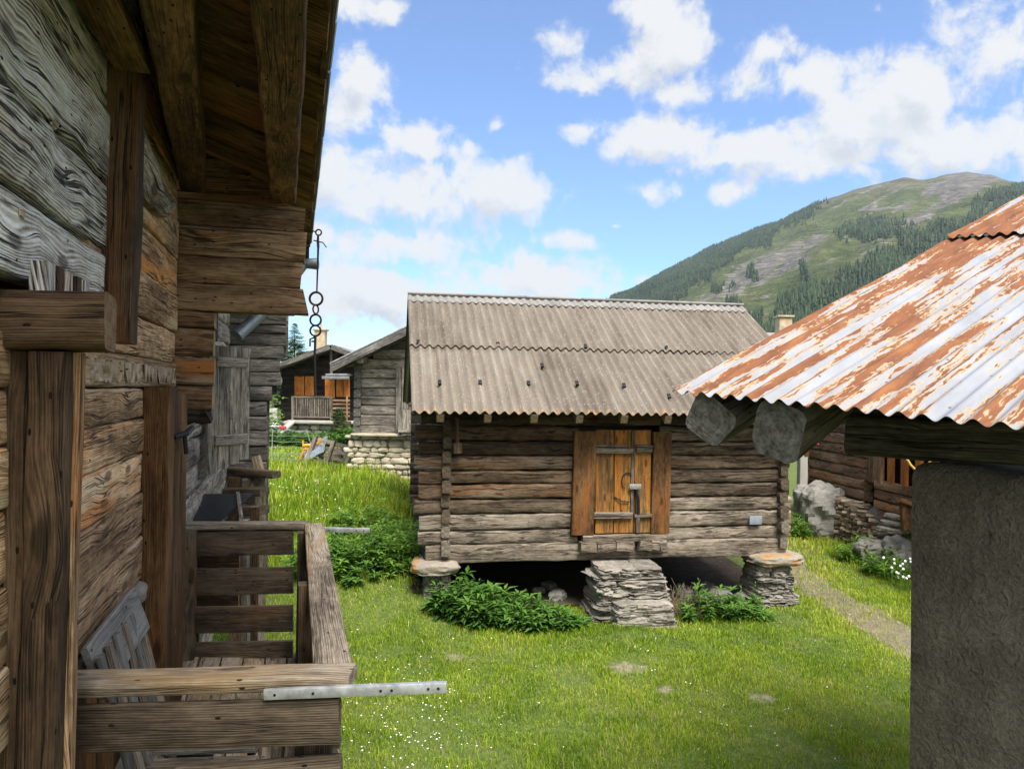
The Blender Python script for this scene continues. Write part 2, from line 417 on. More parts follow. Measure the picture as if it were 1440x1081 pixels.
W_FIRE = wood('firewood', (0.075, 0.05625, 0.0375), (0.2125, 0.1625, 0.1125), (0.375, 0.3125, 0.2375), ring=0.5, bump=0.6, endc=((0.175, 0.1375, 0.09375), (0.525, 0.45, 0.35)), spread=0.9)

W_KNOT = wood('pale_knot_wood', (0.08, 0.05, 0.03), (0.30, 0.22, 0.15), (0.50, 0.42, 0.34), ring=1.0, bump=0.8, knots=0.0)
W_RAFT = wood('rafter_wood', (0.05, 0.035, 0.022), (0.16, 0.12, 0.08), (0.30, 0.24, 0.17), ring=0.6, bump=0.5, endc=((0.14, 0.09, 0.05), (0.38, 0.28, 0.18)))
# --- stones
S_STACK = stone('stacked_slate', (0.08925, 0.08, 0.0651), (0.21, 0.193, 0.1628), (0.378, 0.35, 0.3023), scale=5, spread=0.55, bump=0.9)
S_CAP = stone('lichen_capstone', (0.17, 0.14, 0.10), (0.28, 0.245, 0.195), (0.38, 0.345, 0.29), lichen=(0.34, 0.165, 0.04), lich=0.05, scale=5, spread=0.2)
S_BASE = stone('pale_lime_masonry', (0.2295, 0.1928, 0.135), (0.4185, 0.3658, 0.2687), (0.5535, 0.4921, 0.375), scale=4, spread=0.3)
S_GREY = stone('grey_boulder', (0.11, 0.104, 0.092), (0.21, 0.20, 0.18), (0.32, 0.31, 0.285), scale=2.2, spread=0.2, bump=0.9)
S_TERR = stone('terrace_stone', (0.13, 0.118, 0.098), (0.27, 0.25, 0.215), (0.40, 0.38, 0.34), scale=2.0, spread=0.6)

# --- metals, others
IRON = plain('black_iron', (0.028, 0.028, 0.03), 0.55, 0.6)
ALU = plain('aluminium', (0.50, 0.515, 0.53), 0.48, 0.7, 0.45, 22, 0.12)
ZINC = plain('zinc_pipe', (0.22, 0.25, 0.28), 0.45, 0.5)
BLACKSHEET = plain('black_sheet', (0.022, 0.026, 0.032), 0.42, 0.0, 0.5, 25, 0.25)
BUCKET = plain('dark_blue_plastic', (0.010, 0.013, 0.019), 0.45)
WHITEP = plain('white_paint', (0.72, 0.72, 0.72), 0.5, 0, 0.1)
TARP = plain('grey_blue_tarp', (0.20, 0.235, 0.27), 0.45, 0, 0.25, 9, 0.4)
YELLOW = plain('yellow_paint', (0.62, 0.30, 0.03), 0.5, 0, 0.25)
ROPE = plain('yellow_rope', (0.66, 0.44, 0.10), 0.7)
REDF = plain('red_petals', (0.55, 0.03, 0.04), 0.6, 0, 0.4, 40)
POTM = plain('brown_pot', (0.16, 0.07, 0.035), 0.7)
SLATE = stone('slate_roof', (0.11, 0.115, 0.12), (0.21, 0.215, 0.22), (0.33, 0.335, 0.34), scale=3, spread=0.5)
PLASTER_W = plain('pale_plaster', (0.38, 0.36, 0.32), 0.9, 0, 0.15, 3, 0.3)
TINW = plain('pale_tin', (0.55, 0.57, 0.60), 0.4, 0.3, 0.12, 6)
CHIM = plain('chimney_render', (0.42, 0.33, 0.22), 0.9, 0, 0.35, 5, 0.4)
INSC = wood('carved_edge_wood', (0.46, 0.38, 0.29), (0.62, 0.53, 0.42), (0.74, 0.66, 0.55), ring=0.2, knots=0.0, crack=0.0, bump=0.2)

def m_plaster():
    m, nt, out = new_mat('rough_grey_plaster'); q = N(nt)
    p = q.pos()
    n1 = q.noise(p, 3, 5, 0.6); n2 = q.noise(p, 70, 4, 0.7); n3 = q.noise(p, 22, 3, 0.6, 1.5)
    f = q.math('ADD', q.math('MULTIPLY', n1, 0.6), q.math('ADD', q.math('MULTIPLY', n2, 0.45), q.math('MULTIPLY', n3, 0.25)))
    c = q.ramp(f, [(0.40, (0.082, 0.066, 0.051)), (0.62, (0.205, 0.170, 0.134)), (0.85, (0.38, 0.33, 0.27))])
    c = q.mix(q.mr(q.noise(p, 1.3, 2), 0.50, 0.68, 0, 0.6), c, (0.13, 0.094, 0.066))
    mp = q.n('ShaderNodeMapping'); mp.inputs['Scale'].default_value = (5, 5, .6); q.l(p, mp.inputs[0])
    c = q.mix(q.mr(q.noise(mp.outputs[0], 1.6, 4, .6), .54, .70, 0, .6), c, (0.055, 0.046, 0.038))
    vc = q.n('ShaderNodeTexVoronoi'); vc.feature = 'DISTANCE_TO_EDGE'; q.l(p, vc.inputs['Vector']); vc.inputs['Scale'].default_value = 2.2
    c = q.mix(q.mr(q.noise(p, 2.1, 5, .7), .60, .66, 0, .55), c, (0.30, 0.265, 0.22))
    q.bsdf(out, c, 0.95, q.math('ADD', q.math('MULTIPLY', n2, 0.6), q.math('MULTIPLY', n3, 0.8)), 1.0, 0.05)
    return m
PLASTER = m_plaster()

def m_rust():
    m, nt, out = new_mat('rusty_galvanised_sheet'); q = N(nt)
    uv, u, v = q.uv(); rnd = q.attr('rnd')
    w = q.noise(q.vec(q.math('MULTIPLY', u, 5), q.math('MULTIPLY', v, 4)), 1, 3, 0.6)
    uu = q.math('MULTIPLY_ADD', q.math('SUBTRACT', w, 0.5), 0.035, u)
    # long streaks down the slope, ragged
    s1 = q.noise(q.vec(q.math('MULTIPLY', uu, 27.0), q.math('MULTIPLY', v, 1.3), q.math('MULTIPLY', rnd, 5.0)), 1, 6, 0.64)
    s2 = q.noise(q.vec(q.math('MULTIPLY', uu, 3.2), q.math('MULTIPLY', v, 0.7), 4.0), 1, 2, 0.5)
    s3 = q.noise(q.vec(q.math('MULTIPLY', uu, 60), q.math('MULTIPLY', v, 22)), 1, 3, 0.6)
    # corrugation phase: slightly more rust on the crest of each wave
    ph = q.math('SINE', q.math('MULTIPLY', u, 2 * math.pi / 0.0766))
    grad = q.mr(v, 0.1, 3.2, 0.028, 0.040)
    edge = q.mr(u, 0.0, 0.4, 0.05, 0.0)
    f = q.math('ADD', s1, q.math('MULTIPLY', q.math('SUBTRACT', s2, 0.5), 0.42))
    f = q.math('ADD', f, q.math('MULTIPLY', q.math('SUBTRACT', s3, 0.5), 0.24))
    f = q.math('ADD', f, q.math('ADD', grad, edge))
    f = q.math('ADD', f, q.math('MULTIPLY', ph, 0.02))
    zn = q.noise(q.vec(q.math('MULTIPLY', u, 9), q.math('MULTIPLY', v, 3)), 1, 4, 0.6)
    zinc = q.ramp(zn, [(0.25, (0.19, 0.20, 0.225)), (0.75, (0.30, 0.312, 0.34))])
    halo = q.ramp(s3, [(0.3, (0.33, 0.19, 0.07)), (0.7, (0.40, 0.33, 0.22))])
    rn = q.noise(q.vec(q.math('MULTIPLY', uu, 26), q.math('MULTIPLY', v, 3.5), 8.0), 1, 5, 0.65)
    rust = q.ramp(rn, [(0.28, (0.095, 0.036, 0.018)), (0.48, (0.165, 0.064, 0.030)), (0.66, (0.235, 0.095, 0.034)), (0.82, (0.30, 0.15, 0.06))])
    c = q.mix(q.mr(f, 0.490, 0.535), zinc, halo)
    rm = q.mr(f, 0.532, 0.556)
    c = q.mix(rm, c, rust)
    # darker specks
    vh = q.n('ShaderNodeTexVoronoi'); vh.voronoi_dimensions = '2D'
    q.l(q.vec(q.math('MULTIPLY', u, 16.0), q.math('MULTIPLY', v, 9.0)), vh.inputs['Vector']); vh.inputs['Scale'].default_value = 1.0
    sh = q.n('ShaderNodeSeparateColor'); q.l(vh.outputs['Color'], sh.inputs[0])
    hole = q.math('MULTIPLY', q.math('LESS_THAN', vh.outputs['Distance'], 0.075), q.math('LESS_THAN', sh.outputs[0], 0.14))
    c = q.mix(q.math('MULTIPLY', hole, 0.8), c, (0.10, 0.07, 0.06))
    q.bsdf(out, c, q.mr(rm, 0, 1, 0.5, 0.85), q.math('MULTIPLY_ADD', rm, 0.4, q.math('MULTIPLY', rn, 0.5)), 0.3, 0.004, 0.0)
    return m
RUST = m_rust()

def m_fibre():
    m, nt, out = new_mat('fibre_cement_sheet'); q = N(nt)
    uv, u, v = q.uv(); rnd = q.attr('rnd')
    n1 = q.noise(q.vec(q.math('MULTIPLY', u, 6), q.math('MULTIPLY', v, 1.1), q.math('MULTIPLY', rnd, 9)), 1, 5, 0.6)
    n2 = q.noise(q.vec(q.math('MULTIPLY', u, 45), q.math('MULTIPLY', v, 25)), 1, 4, 0.7)
    n3 = q.noise(q.vec(q.math('MULTIPLY', u, 22), q.math('MULTIPLY', v, 4), 3.0), 1, 3, 0.6)
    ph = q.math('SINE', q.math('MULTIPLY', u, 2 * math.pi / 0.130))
    wn = q.n('ShaderNodeTexWhiteNoise'); wn.noise_dimensions = '2D'
    q.l(q.vec(q.math('FLOOR', q.math('DIVIDE', u, 0.91)), q.math('FLOOR', q.math('DIVIDE', v, 1.68))), wn.inputs['Vector'])
    f = q.math('ADD', q.math('MULTIPLY', n1, 0.6), q.math('MULTIPLY', n2, 0.4))
    f = q.math('ADD', f, q.math('MULTIPLY', q.math('SUBTRACT', wn.outputs['Value'], .5), .13))
    c = q.ramp(f, [(0.34, (0.105, 0.085, 0.066)), (0.52, (0.180, 0.151, 0.120)), (0.70, (0.255, 0.221, 0.181))])
    c = q.mix(q.math('MULTIPLY', q.mr(n3, 0.6, 0.72), 0.6), c, (0.24, 0.22, 0.195))
    # pale lichen flecks and a darker tone in the valleys
    vh = q.n('ShaderNodeTexVoronoi'); vh.voronoi_dimensions = '2D'
    q.l(q.vec(q.math('MULTIPLY', u, 30.0), q.math('MULTIPLY', v, 22.0)), vh.inputs['Vector']); vh.inputs['Scale'].default_value = 1.0
    sh = q.n('ShaderNodeSeparateColor'); q.l(vh.outputs['Color'], sh.inputs[0])
    hole = q.math('MULTIPLY', q.math('LESS_THAN', vh.outputs['Distance'], 0.28), q.math('LESS_THAN', sh.outputs[0], 0.11))
    c = q.mix(q.math('MULTIPLY', hole, 0.65), c, (0.33, 0.31, 0.28))
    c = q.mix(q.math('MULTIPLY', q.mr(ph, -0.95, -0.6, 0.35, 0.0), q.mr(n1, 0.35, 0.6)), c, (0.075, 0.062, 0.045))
    c = q.mix(q.math('MULTIPLY', q.mr(v, 0.10, 0.0), q.mr(n3, 0.5, 0.6)), c, (0.45, 0.24, 0.06))
    q.bsdf(out, c, 0.9, q.math('ADD', n2, n3), 0.35, 0.006)
    return m
FIBRE = m_fibre()
CAPM = stone('pale_ridge_cement', (0.13, 0.122, 0.112), (0.21, 0.20, 0.188), (0.29, 0.28, 0.265), scale=3, spread=0.25, bump=0.3)

LEAF = foliage('weed_leaves', (0.02805, 0.0765, 0.01275), (0.06375, 0.1594, 0.02295), (0.1402, 0.2677, 0.04462), 0.3)
LEAFB = foliage('bright_leaves', (0.05625, 0.1313, 0.015), (0.125, 0.25, 0.03125), (0.2375, 0.4, 0.0625), 0.35)
CONIF = foliage('conifer_needles', (0.020, 0.048, 0.014), (0.050, 0.095, 0.026), (0.11, 0.17, 0.05), 0.2, 1.5)
CONIFP = foliage('pale_larch_needles', (0.045, 0.085, 0.024), (0.085, 0.145, 0.042), (0.14, 0.21, 0.07), 0.3, 1.5)
TWIG = plain('dry_twigs', (0.20, 0.145, 0.10), 0.9, 0, 0.4, 40)
WHITEF = plain('white_petals', (0.78, 0.78, 0.74), 0.7, 0, 0.08)

# ------------------------------------------------------------------ ground
SPOTS = [(P(880, 935, 8.1), 0.24), (P(640, 912, 8.5), 0.15), (P(1070, 975, 7.3), 0.16), (P(935, 962, 7.5), 0.13)]

def build_ground():
    # rectilinear grid, fine near the camera
    def axis(a, b):
        s = [0.0]
        st = 0.16
        while s[-1] < b:
            s.append(s[-1] + st)
            if s[-1] > 16: st *= 1.12
        return s
    ys = [-60, -30, -15, -8, -4, -2, -1] + axis(0, 900)
    xp = axis(0, 900); xs = [-x for x in xp[:0:-1]] + xp
    X, Y = np.meshgrid(np.array(xs), np.array(ys))
    Z = gz(X, Y)
    nx, ny = len(xs), len(ys)
    verts = np.stack([X.ravel(), Y.ravel(), Z.ravel()], 1)
    idx = np.arange(nx * ny).reshape(ny, nx)
    faces = np.stack([idx[:-1, :-1].ravel(), idx[:-1, 1:].ravel(), idx[1:, 1:].ravel(), idx[1:, :-1].ravel()], 1)
    me = bpy.data.meshes.new('ground')
    me.from_pydata(verts.tolist(), [], faces.tolist())
    me.polygons.foreach_set('use_smooth', [True] * len(me.polygons))
    m, nt, out = new_mat('meadow_soil'); q = N(nt)
    p = q.pos()
    n1 = q.noise(p, 0.8, 4, 0.6); n2 = q.noise(p, 9, 5, 0.65); n3 = q.noise(p, 45, 3, 0.6)
    c = q.ramp(q.math('ADD', q.math('MULTIPLY', n2, 0.6), q.math('MULTIPLY', n3, 0.4)), [(0.3, (0.045, 0.075, 0.012)), (0.55, (0.10, 0.135, 0.03)), (0.75, (0.19, 0.18, 0.075))])
    c = q.mix(q.mr(n1, 0.60, 0.72), c, (0.19, 0.16, 0.085))
    bare = q.attr('bare')
    c = q.mix(q.mr(q.math('ADD', bare, q.math('MULTIPLY', q.math('SUBTRACT', n2, .5), .9)), .35, .6), c, q.ramp(n3, [(.3, (.16, .135, .085)), (.7, (.30, .26, .19))]))
    q.bsdf(out, c, 0.95, q.math('ADD', n2, n3), 0.6, 0.03)
    me.materials.append(m)
    bare = np.zeros(X.size)
    for c, r_ in SPOTS: bare = np.maximum(bare, np.exp(-((X.ravel() - c.x) ** 2 + (Y.ravel() - c.y) ** 2) / (r_ * 1.1) ** 2) * .75)
    at = me.attributes.new('bare', 'FLOAT', 'POINT'); at.data.foreach_set('value', bare.astype(np.float32))
    o = bpy.data.objects.new('ground', me); col.objects.link(o); o['kind'] = 'structure'

build_ground()

PATH = [(4.9, 13.4), (4.75, 12.2), (4.75, 11.2), (4.85, 10.2), (4.95, 9.2), (5.0, 8.2), (5.0, 7.0), (4.9, 5.5), (4.7, 4.0)]
def path_d(x, y):
    """distance to the path's centre line (numpy)"""
    x = np.asarray(x, float); y = np.asarray(y, float)
    best = np.full(x.shape, 1e9)
    for (ax, ay), (bx, by) in zip(PATH[:-1], PATH[1:]):
        dx, dy = bx - ax, by - ay
        t = np.clip(((x - ax) * dx + (y - ay) * dy) / (dx * dx + dy * dy), 0, 1)
        best = np.minimum(best, np.hypot(x - ax - t * dx, y - ay - t * dy))
    return best

def build_path():
    mb = MB()
    pts = []
    for (a, b) in zip(PATH[:-1], PATH[1:]):
        for k in range(8):
            f = k / 8; pts.append((a[0] + (b[0]-a[0]) * f, a[1] + (b[1]-a[1]) * f))
    W = 9
    for k, (x, y) in enumerate(pts):
        wl = 0.40 + 0.16 * noise.noise(V((x * 1.7, y * 1.7, 0))); wr = 0.40 + 0.16 * noise.noise(V((x * 1.7, y * 1.7, 5)))
        for i in range(W):
            f = i / (W - 1); xx = x - wl + (wl + wr) * f
            mb.v.append((xx, y, g(xx, y) + (0.012 if 0 < i < W - 1 else -0.03) + 0.010 * noise.noise(V((xx * 4, y * 4, 1)))))
    for k in range(len(pts) - 1):
        for i in range(W - 1):
            a = k * W + i
            mb.face((a, a + W, a + W + 1, a + 1)[::-1], [(0, 0)] * 4)
    m, nt, out = new_mat('dry_dirt'); q = N(nt)
    p = q.pos(); n2 = q.noise(p, 7, 5, 0.65); n3 = q.noise(p, 50, 3, 0.6)
    c = q.ramp(q.math('ADD', q.math('MULTIPLY', n2, 0.6), q.math('MULTIPLY', n3, 0.4)), [(0.3, (0.10, 0.085, 0.055)), (0.55, (0.185, 0.155, 0.11)), (0.75, (0.30, 0.26, 0.20))])
    q.bsdf(out, c, 0.95, q.math('ADD', n2, n3), 0.6, 0.02)
    o = mb.build('path', m); o['kind'] = 'structure'
build_path()

# ------------------------------------------------------------------ grass (stuff)
BO = V((-1.154, 10.0, 0)); BA = R(9.5)
bex = V((math.cos(BA), math.sin(BA), 0)); bey = V((-math.sin(BA), math.cos(BA), 0))
BL, BD = 5.30, 5.1
SILL = HC - 2.36
def B(s, t, z):
    return BO + bex * s + bey * t + V((0, 0, z))


def fbm2(x, y, s, seed=0):
    """cheap smooth value noise in numpy"""
    r = np.random.default_rng(seed).random((64, 64))
    def vn(x, y):
        xi = np.floor(x).astype(int); yi = np.floor(y).astype(int); fx = x - xi; fy = y - yi
        fx = fx * fx * (3 - 2 * fx); fy = fy * fy * (3 - 2 * fy)
        a = r[yi % 64, xi % 64]; b = r[yi % 64, (xi + 1) % 64]; c = r[(yi + 1) % 64, xi % 64]; d = r[(yi + 1) % 64, (xi + 1) % 64]
        return a * (1-fx)*(1-fy) + b * fx*(1-fy) + c * (1-fx)*fy + d * fx*fy
    return 0.6 * vn(x * s, y * s) + 0.3 * vn(x * s * 2.1 + 7, y * s * 2.1) + 0.1 * vn(x * s * 4.3, y * s * 4.3 + 3)

def grass_points(n, x0, x1, y0, y1):
    x = rng.uniform(x0, x1, n); y = rng.uniform(y0, y1, n)
    return x, y

def build_grass():
    xs, ys, hs, ws = [], [], [], []
    def add(dens, y0, y1, sl, sr, h, w, cond=None):
        xa, xb = sl * y1, sr * y1
        n = int(dens * (xb - xa) * (y1 - y0))
        x, y = grass_points(n, xa, xb, y0, y1)
        k = (x > sl * y - 0.2) & (x < sr * y + 0.2)
        if cond is not None: k &= cond(x, y)
        x, y = x[k], y[k]
        xs.append(x); ys.append(y)
        hs.append(np.full(len(x), h) * rng.uniform(0.5, 1.3, len(x))); ws.append(np.full(len(x), w) * rng.uniform(0.7, 1.3, len(x)))
    add(4300, 5.2, 7.6, -0.52, 0.62, 0.070, 0.0052)
    add(3400, 7.6, 9.6, -0.52, 0.66, 0.072, 0.0062)
    add(2500, 9.6, 12.2, -0.52, 0.66, 0.085, 0.0072)
    add(1100, 12.2, 17.5, 0.25, 0.68, 0.11, 0.011)
    # tall meadow on the bank left of the granary
    add(1000, 10.6, 14.5, -0.48, -0.06, 0.30, 0.011)
    add(420, 14.5, 19.0, -0.48, -0.08, 0.30, 0.014)
    add(60, 19.0, 40.0, -0.46, -0.15, 0.12, 0.03)
    add(2200, 3.0, 5.2, -0.75, 0.1, 0.08, 0.006)
    x = np.concatenate(xs); y = np.concatenate(ys); h = np.concatenate(hs); w = np.concatenate(ws)
    # keep out: barn footprint, path (sparse), bare spots
    s = (x - BO.x) * bex.x + (y - BO.y) * bex.y; t = (x - BO.x) * bey.x + (y - BO.y) * bey.y
    keep = ~((s > -0.05) & (s < BL + 0.05) & (t > 0.12) & (t < BD + 0.3))
    pd = path_d(x, y)
    keep &= (pd > 0.34 + 0.5 * (fbm2(x, y, 2.5, 9) - 0.5)) | (rng.random(len(x)) < 0.34)
    for c, r in SPOTS:
        d = np.hypot(x - c.x, (y - c.y) * 1.0) / (r * 1.1)
        keep &= (d > 0.7 + 0.6 * (fbm2(x, y, 6, 5) - 0.3)) | (rng.random(len(x)) < 0.12)
    thin = fbm2(x, y, 1.3, 3)
    keep &= rng.random(len(x)) < np.clip(1.35 - 1.3 * np.clip(thin - 0.45, 0, 1) * 2, 0.25, 1)
    x, y, h, w = x[keep], y[keep], h[keep], w[keep]
    n = len(x)
    tuft = fbm2(x, y, 3.0, 21); big = fbm2(x, y, 0.7, 22)
    h *= 0.45 + 0.75 * np.clip((tuft - 0.3) * 2, 0, 1)
    z = gz(x, y) - 0.004
    a = rng.uniform(0, 2 * np.pi, n)
    lean = rng.uniform(0.15, 1.0, n) ** 1.2
    dx, dy = np.cos(a), np.sin(a)
    px, py = -dy, dx
    # twist of blade face random
    tw = rng.uniform(-0.9, 0.9, n); qx = px * np.cos(tw) - py * np.sin(tw); qy = px * np.sin(tw) + py * np.cos(tw)
    vs = np.zeros((n, 5, 3), np.float32)
    hw = w / 2
    vs[:, 0] = np.stack([x - qx * hw, y - qy * hw, z], 1); vs[:, 1] = np.stack([x + qx * hw, y + qy * hw, z], 1)
    mx = x + dx * h * lean * 0.28; my = y + dy * h * lean * 0.28; mz = z + h * 0.62
    vs[:, 2] = np.stack([mx + qx * hw * 0.85, my + qy * hw * 0.85, mz], 1); vs[:, 3] = np.stack([mx - qx * hw * 0.85, my - qy * hw * 0.85, mz], 1)
    vs[:, 4] = np.stack([x + dx * h * lean * 0.85, y + dy * h * lean * 0.85, z + h * (1.02 - 0.38 * lean)], 1)
    me = bpy.data.meshes.new('grass')
    me.vertices.add(n * 5); me.vertices.foreach_set('co', vs.ravel())
    base = np.arange(n, dtype=np.int32) * 5
    loops = np.stack([base, base + 1, base + 2, base + 3, base + 3, base + 2, base + 4], 1).ravel()
    me.loops.add(len(loops)); me.loops.foreach_set('vertex_index', loops.astype(np.int32))
    me.polygons.add(n * 2)
    st = np.stack([np.arange(n) * 7, np.arange(n) * 7 + 4], 1).ravel().astype(np.int32)
    me.polygons.foreach_set('loop_start', st)
    me.update(calc_edges=True)
    # colour value: 0 dark .. 1 yellow-dry
    dry = 0.55 * (fbm2(x, y, 0.9, 31) - 0.5) + 0.35 * (fbm2(x, y, 4.0, 33) - 0.5)
    dry += 0.30 * ss(0.15, 0.5, x / np.maximum(y, 1)) * ss(11.5, 13.5, y)
    dry += 0.10 * ss(8.0, 5.5, y) + 0.18 * (1 - ss(0.35, 0.95, path_d(x, y)))
    cv = np.clip(0.36 + dry + rng.normal(0, 0.14, n), 0, 1)
    straw = rng.random(n) < 0.035 + 0.10 * np.clip(dry, 0, 1)
    cv[straw] = 1.0
    at = me.attributes.new('cv', 'FLOAT', 'POINT'); at.data.foreach_set('value', np.repeat(cv, 5).astype(np.float32))
    m, nt, out = new_mat('grass_blades'); q = N(nt)
    v = q.attr('cv')
    c = q.ramp(v, [(0.0, (0.075, 0.160, 0.008)), (0.3, (0.215, 0.335, 0.012)), (0.55, (0.345, 0.445, 0.028)), (0.8, (0.49, 0.50, 0.08)), (1.0, (0.60, 0.52, 0.23))])
    d = q.n('ShaderNodeBsdfPrincipled'); q.l(c, d.inputs['Base Color']); d.inputs['Roughness'].default_value = 0.55; d.inputs['Specular IOR Level'].default_value = 0.25
    t = q.n('ShaderNodeBsdfTranslucent'); q.l(c, t.inputs[0])
    mxs = q.n('ShaderNodeMixShader'); mxs.inputs[0].default_value = 0.4
    q.l(d.outputs[0], mxs.inputs[1]); q.l(t.outputs[0], mxs.inputs[2]); q.l(mxs.outputs[0], out.inputs[0])
    me.materials.append(m)
    o = bpy.data.objects.new('grass', me); col.objects.link(o)
    tag(o, 'short bright green meadow grass around the granary, taller on the bank', 'grass', kind='stuff')
    print('grass blades', n)
build_grass()

def build_daisies():
    """white clover heads sprinkled through the grass"""
    mb = MB()
    def fl(x, y, h, r, rnd):
        z = g(x, y) + h
        b = len(mb.v)
        for k in range(6):
            a = k * math.pi / 3; mb.v.append((x + r * math.cos(a), y + r * math.sin(a), z + random.uniform(-.003, .003)))
        mb.v.append((x, y, z + r * 0.7)); mb.v.append((x, y, z - r * 0.6))
        for k in range(6):
            mb.face((b + k, b + (k + 1) % 6, b + 6), [(0, 0)] * 3, rnd); mb.face((b + (k + 1) % 6, b + k, b + 7), [(0, 0)] * 3, rnd)
    for _ in range(150):
        px = random.gauss(560, 60); py = random.gauss(1010, 55)
        d = 3.0 * F / max(60, py - 548)
        p = P(px, py, d)
        if p.x < -0.24 * p.y: continue
        fl(p.x, p.y, random.uniform(0.05, 0.10), random.uniform(0.005, 0.009), random.random())
    for _ in range(90):
        y = random.uniform(6, 11); x = random.uniform(-0.22 * y, 0.5 * y)
        fl(x, y, random.uniform(0.05, 0.1), random.uniform(0.005, 0.009), random.random())
    for _ in range(60):
        y = random.uniform(10.6, 14); x = random.uniform(-0.33 * y, -0.16 * y)
        fl(x, y, random.uniform(0.2, 0.4), random.uniform(0.010, 0.016), random.random())
    o = mb.build('clover_flowers', WHITEF)
    tag(o, 'tiny white clover heads scattered through the meadow grass', 'wild flowers', kind='stuff')
build_daisies()

# ------------------------------------------------------------------ corrugated sheets
def corrugated(mb, O, U, Vd, width, length, period, amp, thick=0.006, per=8, vseg=10, rnd=None, lift=0.0, u0=0.0, v0=0.0, wob=0.0):
    """corrugated sheet from O, waves across U, running along Vd"""
    O = V(O); U = V(U).normalized(); Vd = V(Vd).normalized(); Nn = U.cross(Vd).normalized()
    if Nn.z < 0: Nn = -Nn
    nu = int(round(width / period * per)); rnd = random.random() if rnd is None else rnd
    for lay in (0, 1):
        b = len(mb.v)
        for j in range(vseg + 1):
            v = length * j / vseg
            for i in range(nu + 1):
                u = width * i / nu
                hgt = amp * math.sin(2 * math.pi * (u + u0) / period) + lift - (thick if lay else 0)
                if wob: hgt += wob * noise.noise(V(((u + u0) * 1.1, (v + v0) * 1.1, rnd * 9)))
                mb.v.append(O + U * u + Vd * v + Nn * hgt)
        for j in range(vseg):
            for i in range(nu):
                a = b + j * (nu + 1) + i
                ids = (a, a + 1, a + nu + 2, a + nu + 1)
                ua, ub = width * i / nu + u0, width * (i + 1) / nu + u0; va, vb = length * j / vseg + v0, length * (j + 1) / vseg + v0
                uvs = [(ua, va), (ub, va), (ub, vb), (ua, vb)]
                if lay: ids = ids[::-1]; uvs = uvs[::-1]
                mb.face(ids, uvs, rnd)
        if lay == 0: b0 = b
        else: b1 = b
    n1 = nu + 1
    def strip(ia, ib):
        mb.face((b0 + ia, b1 + ia, b1 + ib, b0 + ib), [(u0, v0)] * 4, rnd)
    for i in range(nu): strip(i, i + 1); strip(vseg * n1 + i + 1, vseg * n1 + i)
    for j in range(vseg): strip((j + 1) * n1, j * n1); strip(j * n1 + nu, (j + 1) * n1 + nu)

